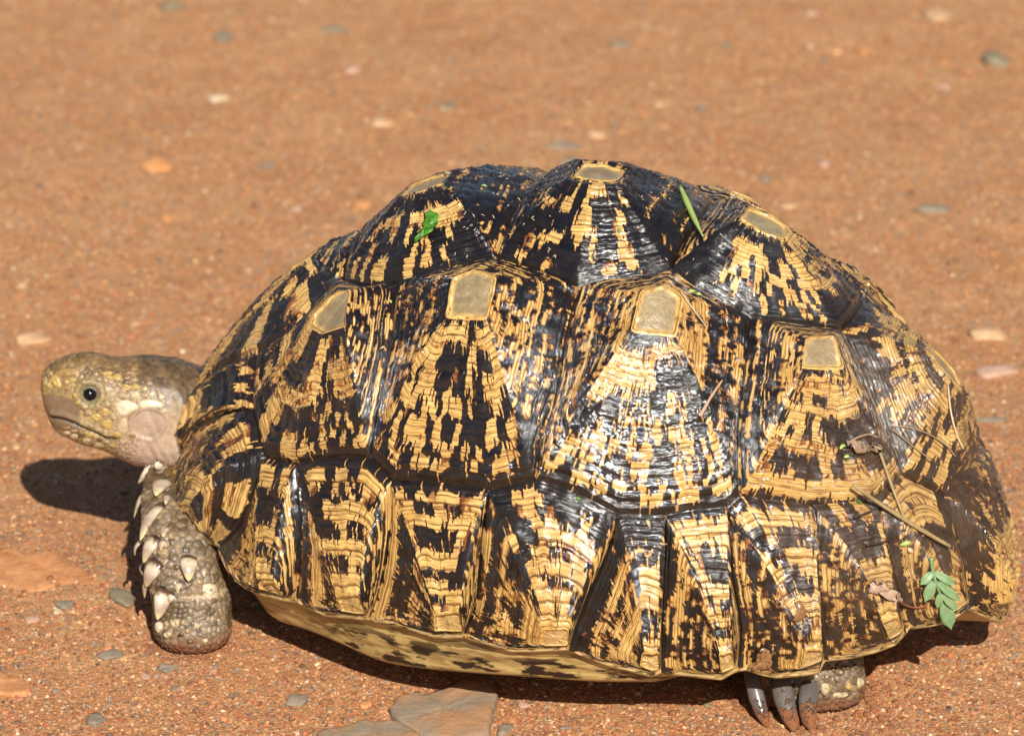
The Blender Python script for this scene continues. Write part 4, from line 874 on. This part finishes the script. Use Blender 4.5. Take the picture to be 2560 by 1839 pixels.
PB = [
 (308, 1503, 62, 60, 'olive', 'round olive grey pebble half sunk beside the front foot'),
 (238, 1796, 52, 42, 'grey', 'dark grey angular pebble alone near the bottom left edge'),
 (144, 1529, 22, 18, 'white', 'small bright white pebble left of the front foot'),
 (84, 1548, 38, 26, 'pink', 'pale pinkish flat pebble beside the small white one'),
 (165, 1515, 50, 26, 'grey', 'low dark grey stone just behind the small white pebble'),
 (280, 1638, 70, 26, 'grey', 'long flat blue grey stone left of and below the front foot'),
 (308, 1574, 18, 16, 'orange', 'small light orange pebble between front foot shadow and long grey stone'),
 (418, 1667, 52, 24, 'grey', 'flat grey stone just below the front foot'),
 (362, 1686, 24, 24, 'pink', 'dusty pink pebble below and left of the front foot'),
 (533, 1680, 20, 24, 'cream', 'cream pointed pebble below the right side of the front foot'),
 (422, 1700, 16, 14, 'red', 'tiny red brown pebble below the front foot'),
 (435, 1716, 18, 20, 'olive', 'small greenish olive pebble under the red one below the foot'),
 (505, 1700, 20, 18, 'orange', 'small orange pebble between foot and lower stones'),
 (745, 1750, 60, 34, 'grey', 'grey weathered pebble lying left of the big flat stone'),
 (915, 1755, 34, 22, 'orange', 'rounded orange pebble near the left corner of the big flat stone'),
 (1236, 1713, 16, 12, 'grey', 'small grey pebble at the upper right corner of the big flat stone'),
 (1282, 1786, 18, 16, 'orange', 'small orange pebble right of the big flat stone'),
 (1263, 1812, 44, 38, 'grey', 'rough grey pebble at the lower right of the big flat stone'),
 (1412, 1808, 34, 14, 'grey', 'thin dark curved chip of stone in front of the shell middle'),
 (1770, 1758, 24, 12, 'olive', 'small drab chip in front of the hind claws'),
 (1310, 1752, 34, 16, 'pink', 'pinkish flat chip right of the big flat stone'),
 (2137, 1748, 11, 11, 'grey', 'tiny round grey pebble right of the hind foot'),
 (2240, 1768, 14, 10, 'cream', 'tiny cream speck on soil right of the hind foot'),
 (2525, 1665, 16, 14, 'cream', 'small cream pebble by the right edge below the shell rear'),
 (475, 1832, 20, 10, 'white', 'small white oblong pebble at the bottom edge'),
 (80, 845, 100, 40, 'cream', 'blurred pale flat stone at the left edge above the snout level'),
 (54, 711, 36, 20, 'cream', 'small yellowish pebble near the left edge, highest there'),
 (390, 412, 80, 42, 'orange', 'blurred light orange stone left of the shell top'),
 (418, 540, 36, 26, 'orange', 'blurred bright orange pebble left of the shell, under the light orange stone'),
 (560, 92, 58, 34, 'grey', 'blurred blue grey pebble near the top, left half'),
 (545, 243, 54, 26, 'white', 'bright whitish pebble far behind, upper left'),
 (960, 303, 60, 24, 'cream', 'yellowish flat pebble behind the shell crown, upper middle'),
 (668, 413, 48, 18, 'grey', 'flat grey pebble between light orange stone and shell crown'),
 (740, 520, 28, 20, 'pink', 'small pinkish pebble close behind the shell front slope'),
 (905, 512, 46, 30, 'orange', 'orange pebble close behind the shell between the first humps'),
 (430, 20, 70, 30, 'olive', 'blurred drab stone at the very top, left half'),
 (832, 68, 70, 22, 'olive', 'blurred drab flat stone near the top, left of centre'),
 (1410, 362, 98, 26, 'grey', 'flat greenish grey slab piece just above the crown of the shell'),
 (1425, 398, 60, 22, 'grey', 'smaller grey chip under the grey slab piece above the crown'),
 (1495, 332, 52, 24, 'cream', 'cream pebble above and right of the grey slab piece'),
 (1550, 108, 50, 24, 'grey', 'blurred grey stone high in the picture, centre right'),
 (1815, 110, 26, 22, 'olive', 'small blurred drab pebble high and right of centre'),
 (2350, 40, 70, 44, 'cream', 'large blurred pale stone near the top right corner'),
 (2490, 145, 70, 50, 'olive', 'blurred drab stone near the right edge, upper corner'),
 (2362, 150, 26, 26, 'orange', 'small orange pebble in the upper right beside the drab stone'),
 (2160, 122, 30, 24, 'orange', 'blurred orange pebble near the top, right of centre'),
 (2358, 212, 40, 18, 'pink', 'small pinkish flat pebble below the orange one, upper right'),
 (2340, 525, 96, 28, 'grey', 'long flat grey blue stone right of the shell top'),
 (1974, 512, 48, 18, 'cream', 'flat cream pebble just above the rear hump of the shell'),
 (1915, 447, 32, 18, 'grey', 'small grey pebble above the flat cream one by the rear hump'),
 (2060, 410, 36, 32, 'pink', 'pinkish pebble in mid right background'),
 (2470, 838, 110, 44, 'cream', 'larger pale cream flat stone at the right edge'),
 (2490, 928, 120, 40, 'pink', 'pinkish flat stone right of the shell, under the pale cream one'),
 (2480, 1045, 90, 22, 'grey', 'thin grey stone at the right edge beside the shell rear'),
 (1540, 310, 24, 14, 'grey', 'tiny grey speck right of the cream pebble above the crown'),
 (880, 175, 50, 24, 'pink', 'faint pinkish stone in the background, left of centre top'),
 (1120, 265, 34, 34, 'olive', 'faint drab pebble behind the crown, upper centre'),
 (2030, 38, 30, 20, 'pink', 'faint pink pebble near the top edge, right'),
 (1650, 260, 34, 16, 'cream', 'cream pebble in the background right of centre'),
 (1750, 272, 30, 18, 'grey', 'grey pebble right of the cream one in the background'),
 (2080, 760, 20, 10, 'cream', 'tiny cream pebble close to the rear slope of the shell')]
for a in PB: stone(*a)
def slab(pts, colr, hgt, label, cat='stone'):
    P = np.array([gnd(*p) for p in pts]); c = P.mean(0); n = 56; out = catmull(P, n, True); per = np.linalg.norm(out-c, axis=1)
    out = c+(out-c)*(1+.05*(np.random.default_rng(3).random(n)-.5))[:, None]
    rows = []
    for f, z in ((1.03, -.006), (1.01, .0), (1.0, .55), (.97, .88), (.88, 1.), (.7, 1.), (.5, 1.0), (.3, 1.), (.12, 1.)):
        q = c+(out-c)*f; h_ = z*hgt if z > 0 else z
        q[:, 2] = c[2]+h_+(vn(q[:, 0]/.006, q[:, 1]/.006, 5)-.5)*.0016+(vn(q[:, 0]/.0018, q[:, 1]/.0018, 6)-.5)*.0006+(.0018*(q[:, 1]-c[1])/.03 if z > 0 else 0); rows.append(q)
    Vv = np.vstack(rows+[np.array([[c[0], c[1], c[2]+hgt]])]); F = grid_faces(len(rows), n)[:, ::-1].tolist(); b = len(Vv)-1; F += [[b, (len(rows)-1)*n+(k+1) % n, (len(rows)-1)*n+k][::-1] for k in range(n)]
    me = bpy.data.meshes.new('flat_stone'); me.from_pydata((Vv-c).tolist(), [], F); me.update(); b_ = bmesh.new(); b_.from_mesh(me); bmesh.ops.recalc_face_normals(b_, faces=b_.faces); b_.to_mesh(me); b_.free()
    me.polygons.foreach_set('use_smooth', np.ones(len(me.polygons), bool)); me.materials.append(ST[colr]); o = bpy.data.objects.new('flat_stone', me); C.objects.link(o); o.location = c; return tag(o, label, cat)
m = M('slab_dusty'); pos = m.n('ShaderNodeTexCoord').outputs['Object']; nn_ = m.noise(38, pos, 5, .6); n3_ = m.noise(350, pos, 4)
m.set(color=m.mix(m.mrange(nn_, .40, .60, 0, 1), m.mix(n3_, (.20, .155, .105), (.27, .21, .14)), m.mix(n3_, (.33, .165, .075), (.38, .21, .10))), rough=.8, normal=m.bump(n3_, .8, .001)); ST['slab'] = m.m
slab([(978, 1762), (1015, 1742), (1085, 1738), (1180, 1712), (1238, 1732), (1232, 1778), (1210, 1835), (1100, 1842), (1040, 1825), (985, 1795)], 'slab', .0042, 'big flat grey stone dusted with red soil below the middle of the shell')
slab([(790, 1836), (850, 1818), (930, 1806), (1005, 1812), (1048, 1838), (1000, 1870), (860, 1875)], 'slab', .003, 'flat grey stone cut by the bottom edge, left of the big flat one')
ST['ore'] = plain('stone_ochre', (.56, .26, .10), (.44, .175, .065), 90, .75, .7, 260, .0016)
slab([(-40, 1405), (20, 1378), (60, 1392), (130, 1388), (160, 1412), (200, 1420), (235, 1450), (285, 1462), (270, 1480), (200, 1478), (150, 1462), (90, 1476), (-40, 1450)], 'ore', .0012, 'broad low slab of orange rock bedded in soil at the left edge')
slab([(-40, 1690), (30, 1692), (75, 1712), (60, 1735), (-40, 1725)], 'ore', .002, 'low orange rock at the left edge under the broad orange slab')

# ------------------------------------------------------------ leaves, stalks and bits lying on the shell
def thin(nm, c1, c2, rough=.45): return plain(nm, c1, c2, 300, rough, .3, 900, .0002)
G1 = thin('leaf_green', (.08, .23, .02), (.05, .15, .012)); G2 = thin('fern_green', (.20, .30, .14), (.15, .24, .10)); G3 = thin('grass_green', (.30, .42, .08), (.36, .46, .14)); STR = thin('straw', (.34, .25, .11), (.26, .18, .075), .55); DRY = thin('dry_leaf', (.22, .14, .08), (.30, .20, .13), .4); PINK = thin('dry_husk', (.48, .28, .18), (.40, .22, .13)); CRM = thin('husk_cream', (.55, .42, .25), (.48, .34, .2)); REDS = thin('red_stem', (.26, .08, .04), (.2, .06, .03))
def onshell(px, py, lift):
    p, n = hit(px, py)
    if p is None:
        y = M0-.02; p = at_y(px, py, y); n = np.array([0, -.5, .8])
    return p+n*lift, n
def strip(nm, pts, wpx, mat, lift=.0012, arch=0., straight=False, thick=.28, ns=8, loc=None, prof=None, parent=None, air=None, n=16):
    P = []
    for i, p in enumerate(pts):
        q, nn = onshell(p[0], p[1], lift); P.append(q+nn*arch*math.sin(math.pi*i/(len(pts)-1)))
    if straight:
        a_, b_ = pts[0], pts[-1]; ya, yb = P[0][1], P[-1][1]; off = 0; Q = []
        for u_ in np.linspace(0, 1, 24):
            x = a_[0]+(b_[0]-a_[0])*u_; y = a_[1]+(b_[1]-a_[1])*u_+math.sin(u_*3.14)*straight; h_, _n = hit(x, y); yy = ya+(yb-ya)*u_
            if h_ is not None: off = max(off, yy-h_[1]+lift)
            Q.append((x, y, yy))
        P = np.array([at_y(x, y, yy-off) for x, y, yy in Q])
    P = catmull(P, n); u = np.linspace(0, 1, n); w0 = wpx*K/2*(np.interp(u, [0, .3, .7, 1], prof) if prof else 1.)*np.ones(n)
    p_, nn = onshell(*pts[len(pts)//2], 0)
    Vv, F = tube(P, w0, ns, thick, upv=nn+1e-4)
    c = Vv.mean(0) if parent is None else np.array(parent.location)
    o = quads_to_obj(nm, Vv-c, F, mat, parent)
    if parent is None: o.location = c
    return o
# crumpled wet green leaf on the second hump
lf_pts = [(1072, 532), (1098, 536), (1099, 552), (1092, 572), (1083, 586), (1065, 592), (1050, 604), (1040, 606), (1052, 590), (1062, 576), (1060, 562), (1068, 552)]
def leafmesh(nm, pts, mat, lift, crump, thick=.0004, parent=None, hs=None):
    c2 = np.mean(pts, 0); n = 36; out = catmull(pts, n, True); rr = (1, .8, .55, .3, .1); top_ = []
    for f in rr:
        for q in out:
            x, y = c2+(q-c2)*f; p, nn = onshell(x, y, lift); top_.append(p+nn*crump*(vn(x/9., y/9., 3)+.5*vn(x/4., y/4., 4)))
    p, nn = onshell(*c2, lift); top_.append(p+nn*crump*.8); T_ = np.array(top_); B_2 = T_-nn*thick; k = len(T_)
    Vv = np.vstack([T_, B_2]); F1 = grid_faces(len(rr), n)[:, ::-1].tolist()+[[k-1, (len(rr)-1)*n+i, (len(rr)-1)*n+(i+1) % n] for i in range(n)]
    F2 = [[i+k for i in f][::-1] for f in F1]; F3 = [[i, (i+1) % n, k+(i+1) % n, k+i] for i in range(n)]
    c = Vv.mean(0) if parent is None else np.array(parent.location)
    me = bpy.data.meshes.new(nm); me.from_pydata((Vv-c).tolist(), [], F1+F2+F3); me.update(); b_ = bmesh.new(); b_.from_mesh(me); bmesh.ops.recalc_face_normals(b_, faces=b_.faces); b_.to_mesh(me); b_.free()
    me.polygons.foreach_set('use_smooth', np.ones(len(me.polygons), bool)); me.materials.append(mat); o = bpy.data.objects.new(nm, me); C.objects.link(o)
    if parent: o.parent = parent
    else: o.location = c
    return o
tag(leafmesh('leaf_fragment', lf_pts, G1, .0008, .0022), 'crumpled bright green leaf fragment stuck on the second hump of the shell', 'leaf')
tag(strip('grass_blade', [(1700, 465), (1722, 508), (1742, 552), (1757, 590)], 19, G3, .0010, 0, 4., .85, prof=[.5, 1, .8, .15]), 'pale green grass blade lying near the top of the shell', 'grass blade')
for px_, py_, w_, l_, a_, mt, lb in [(1211, 469, 9, 17, 5, G3, 'small yellow green leaflet on the crest between the first humps'), (1730, 728, 9, 16, 10, G3, 'upper of the pair of small green leaflets below the rear crest'), (1748, 738, 10, 16, 15, G3, 'lower of the pair of small green leaflets below the rear crest'), (1546, 578, 8, 12, 60, G1, 'tiny dark green leaflet on the middle crown plate'),
   (2106, 1118, 10, 18, -20, G3, 'yellow green bud beside the dry leaf on the shell rear'), (2115, 1143, 9, 16, 0, G3, 'small green leaflet just under the dry leaf on the shell rear'), (2262, 1357, 12, 30, -15, G3, 'green leaflet above the fern sprig near the straw'), (2275, 1374, 12, 20, 40, CRM, 'cream seed husk next to the green leaflet above the fern sprig'), (1446, 1247, 8, 14, -10, G1, 'tiny green leaflet in the seam below the third side plate'),
   (1620, 1308, 9, 18, 60, CRM, 'pale seed husk on the narrow rim plate'), (1659, 1357, 8, 22, 5, CRM, 'pale pointed husk on the seam right of the narrow rim plate'), (957, 870, 5, 12, -30, CRM, 'white sliver in the seam between the first two side plates'), (2146, 1258, 8, 20, 30, G1, 'dark green leaflet by the straw stalk'), (1120, 433, 10, 12, 40, CRM, 'pale husk at the tip of the second hump'), (975, 755, 7, 9, 60, G3, 'tiny green speck on the first side seam')]:
    a2 = math.radians(a_); dx = math.cos(a2)*l_/2; dy = math.sin(a2)*l_/2
    tag(strip('leaflet' if mt in (G1, G3) else 'husk', [(px_-dx, py_-dy), (px_, py_), (px_+dx, py_+dy)], w_, mt, .0008, .0006, False, .35, 8, prof=[.15, 1, .9, .1], n=9), lb, 'leaflet' if mt in (G1, G3) else 'husk')
tag(strip('straw_stalk', [(2132, 1212), (2200, 1255), (2270, 1300), (2330, 1340), (2375, 1365)], 10, STR, .0012, 0, 5., 1., prof=[.7, 1, 1.2, .9]), 'long straw coloured stalk slanting across the rear plates', 'stalk')
tag(strip('straw_stalk', [(2198, 1125), (2215, 1190), (2240, 1250), (2262, 1300)], 8, STR, .0012, 0, 3., 1., prof=[.9, 1, .9, .6]), 'thinner straw stalk running down from the curled dry leaf', 'stalk')
tag(leafmesh('dry_leaf', [(2112, 1110), (2140, 1112), (2170, 1116), (2200, 1112), (2205, 1122), (2180, 1128), (2150, 1129), (2125, 1122)], DRY, .0018, .002), 'curled brown dry leaf at the top of the thin straw stalk', 'dry leaf')
tag(strip('twig', [(2118, 1108), (2140, 1092), (2170, 1088), (2196, 1096)], 6, DRY, .001, .0006, False, .7), 'arched brown twig over the curled dry leaf', 'twig')
tag(leafmesh('dry_leaf', [(2168, 1450), (2200, 1458), (2240, 1480), (2252, 1500), (2225, 1498), (2190, 1485)], thin('dry_leaf_pink', (.42, .28, .2), (.36, .22, .14)), .0016, .001), 'pinkish translucent dry leaf beside the fern sprig on the rim', 'dry leaf')
tag(strip('red_stem', [(2240, 1496), (2270, 1515), (2300, 1515), (2318, 1505)], 5, REDS, .001, .0008, False, 1.), 'thin red stem from the pink dry leaf to the fern sprig', 'stem')
tag(strip('dry_sliver', [(1750, 1040), (1762, 1005), (1778, 975), (1806, 950)], 9, PINK, .001, 0, -4., .5, prof=[1, .8, .7, .5]), 'pinkish dry sliver standing on the third side plate', 'sliver')
tag(strip('twig', [(1702, 728), (1722, 755), (1742, 785), (1768, 818)], 4, CRM, .001, 0, 2., 1., prof=[.8, 1, .8, .5]), 'thin pale twig beside the third side plate areola', 'twig')
tag(strip('twig', [(2228, 1065), (2262, 1066), (2310, 1085), (2360, 1115), (2385, 1140)], 4, DRY, .001, .0005, False, 1.), 'thin dark twig curving over the hindmost top plate', 'twig')
tag(strip('twig', [(2232, 1072), (2260, 1100), (2290, 1125), (2330, 1150)], 3.5, DRY, .001, 0, 3., 1.), 'fine dark twig below the curving one on the hindmost top plate', 'twig')
tag(strip('white_straw', [(2366, 965), (2372, 1030), (2385, 1080), (2405, 1125)], 5, CRM, .001, .0005, False, 1.), 'fine white straw curving down the rear edge of the shell', 'straw')
tag(strip('black_twig', [(2165, 1362), (2195, 1356), (2225, 1350)], 6, thin('bark', (.03, .02, .015), (.045, .03, .02)), .001, 0, 1., .8, n=8), 'short black twig above the pink dry leaf', 'twig')
tag(strip('black_twig', [(2135, 1292), (2155, 1285), (2178, 1278)], 6, thin('bark_dark', (.03, .02, .015), (.045, .03, .02)), .001, 0, 1., .8, n=8), 'short black twig just under the long straw stalk', 'twig')
# fern-like sprig with seven leaflets, hanging over the rear rim
fz = lambda x, y: (2100+x*.4299, 1000+y*.4297)
P0, _ = onshell(*fz(560, 1080), .002); fern = empty('fern_sprig', P0); tag(fern, 'pale green fern sprig with pointed leaflets hanging over the rear rim', 'sprig')
def fpt(x, y):
    q = fz(x, y); p, n = hit(*q); 
    yy = FY(x, y); return at_y(*q, yy)
fy0 = onshell(*fz(528, 915), .003)[0][1]; fy1 = onshell(*fz(640, 1230), .004)[0][1]-.004
FY = lambda x, y: min(fy0+(fy1-fy0)*np.clip((y-915)/320, 0, 1.4), (hit(*fz(x, y))[0][1]-.0016) if hit(*fz(x, y))[0] is not None else 9)
def fleaf(a, b, wz, nm='leaflet'):
    pa = fpt(*a); pb = fpt(*b); ax = pb-pa; L = np.linalg.norm(ax); sd = np.cross(ax/L, -FWD); sd /= np.linalg.norm(sd); n = 12; Vv = []
    for s2 in (0, 1):
        for i in range(n+1):
            u = i/n; wv = wz*.43*K/2*math.sin(math.pi*min(u*.92+.04, 1))**.7*(1 if u < .75 else (1-u)/.25+.03)
            c = pa+ax*u-FWD*.0008*math.sin(math.pi*u)
            for k in (-1, -.5, 0, .5, 1): Vv.append(c+sd*wv*k-FWD*(.0005*abs(k)-.0004*s2*(-1)))
    Vv = np.array(Vv); w5 = 5; F = []; h_ = (n+1)*5
    for i in range(n):
        for k in range(4):
            q = i*5+k; F.append([q, q+1, q+6, q+5]); F.append([h_+q, h_+q+5, h_+q+6, h_+q+1])
        F.append([i*5, i*5+5, h_+i*5+5, h_+i*5]); F.append([i*5+4, h_+i*5+4, h_+i*5+9, i*5+9])
    quads_to_obj(nm, Vv-P0, np.array(F), G2, fern)
Vv, F = tube(catmull([fpt(528, 915), fpt(540, 990), fpt(560, 1070), fpt(585, 1130), fpt(612, 1180)], 20), np.linspace(.0011, .0005, 20), 8); quads_to_obj('stem', Vv-P0, F, G2, fern)
for a, b, wz in [((542, 998), (464, 1075), 52), ((548, 1000), (676, 1078), 50), ((545, 1050), (492, 1176), 62), ((560, 1055), (704, 1170), 50), ((582, 1120), (566, 1212), 44), ((590, 1130), (690, 1225), 44), ((600, 1165), (648, 1335), 84)]: fleaf(a, b, wz)
# mud lumps on the rim
MUD = plain('wet_mud', (.20, .095, .035), (.27, .14, .06), 250, .22, .4, 600, .0005, coat=.6)
def lump(pts, h, label):
    tag(leafmesh('mud_smear', pts, MUD, .0002, h), label, 'mud')
lump([(1900, 1625), (1908, 1618), (1922, 1625), (1930, 1645), (1925, 1668), (1905, 1672), (1885, 1672), (1865, 1672), (1885, 1650)], .0012, 'smooth wet mud smear on the rim above the claws')
lump([(1985, 1502), (2000, 1500), (2012, 1520), (2010, 1545), (1992, 1553), (1982, 1545), (1992, 1525)], .0010, 'wet brown mud patch on the rim plate above the hind foot')
# fallen seeds and plant dust: uncountable specks on top of the shell
Vs = []; Fs = []
r_ = np.random.default_rng(5)
for k in range(150):
    if k < 90: x = r_.uniform(1050, 1900); y = r_.uniform(430, 700)
    else: x = r_.uniform(1900, 2420); y = r_.uniform(950, 1400)
    p, nn = hit(x, y)
    if p is None: continue
    a = r_.uniform(0, 6.28); t1 = np.cross(nn, [math.cos(a), math.sin(a), .3]); t1 /= np.linalg.norm(t1); L = r_.uniform(.0005, .0014)
    Vv, F = tube(np.array([p+nn*.0004-t1*L, p+nn*.0006, p+nn*.0004+t1*L]), np.array([.00008, .00028, .00008])*r_.uniform(.7, 1.2), 5); Fs.append(F+sum(len(v) for v in Vs)); Vs.append(Vv)
Vv = np.vstack(Vs); c = Vv.mean(0); o = quads_to_obj('seed_specks', Vv-c, np.vstack(Fs), CRM); o.location = c; tag(o, kind='stuff')
# crumbs of damp soil round the feet and loosely over the near ground: uncountable
r_ = np.random.default_rng(11); Vs = []; Fs = []
bmq = bmesh.new(); bmesh.ops.create_icosphere(bmq, subdivisions=2, radius=1); IV2 = np.array([v.co[:] for v in bmq.verts]); IF2 = np.array([[v.index for v in f.verts] for f in bmq.faces]); bmq.free()
hfp = np.array([HFg[0], HFg[1]]); ffp = np.array([g0[0], g0[1]])
for k in range(900):
    if k < 150: a = r_.uniform(0, 6.28); d = r_.uniform(.022, .036); x, y = hfp[0]+.004+math.cos(a)*d*1.15, hfp[1]+.014+math.sin(a)*d; R = r_.uniform(.0006, .0022)
    elif k < 230: a = r_.uniform(3., 6.5); d = r_.uniform(.017, .024); x, y = ffp[0]+math.cos(a)*d, ffp[1]+math.sin(a)*d; R = r_.uniform(.0005, .0014)
    else: x = r_.uniform(-.28, .30); y = -.24+r_.random()**1.6*.75; R = r_.uniform(.0005, .0013)*(1+(r_.random() < .06)*1.2)
    n = 1+.7*(vn(IV2[:, 0]*2+k, IV2[:, 1]*2+IV2[:, 2], k % 71)-.5); Pq = IV2*n[:, None]*[R*r_.uniform(.8, 1.5), R, R*.7]+[x, y, float(gz(x, y))+R*.25]
    Fs.append(IF2+len(IV2)*k); Vs.append(Pq)
Vv = np.vstack(Vs); c = Vv.mean(0); MC = plain('damp_soil', (.30, .115, .042), (.20, .08, .032), 500, .85, .8, 1500, .0005)
o = mesh_np('soil_crumbs', Vv-c, np.vstack(Fs), MC); o.location = c; tag(o, kind='stuff')
# haze is not present; sky dome is the world itself
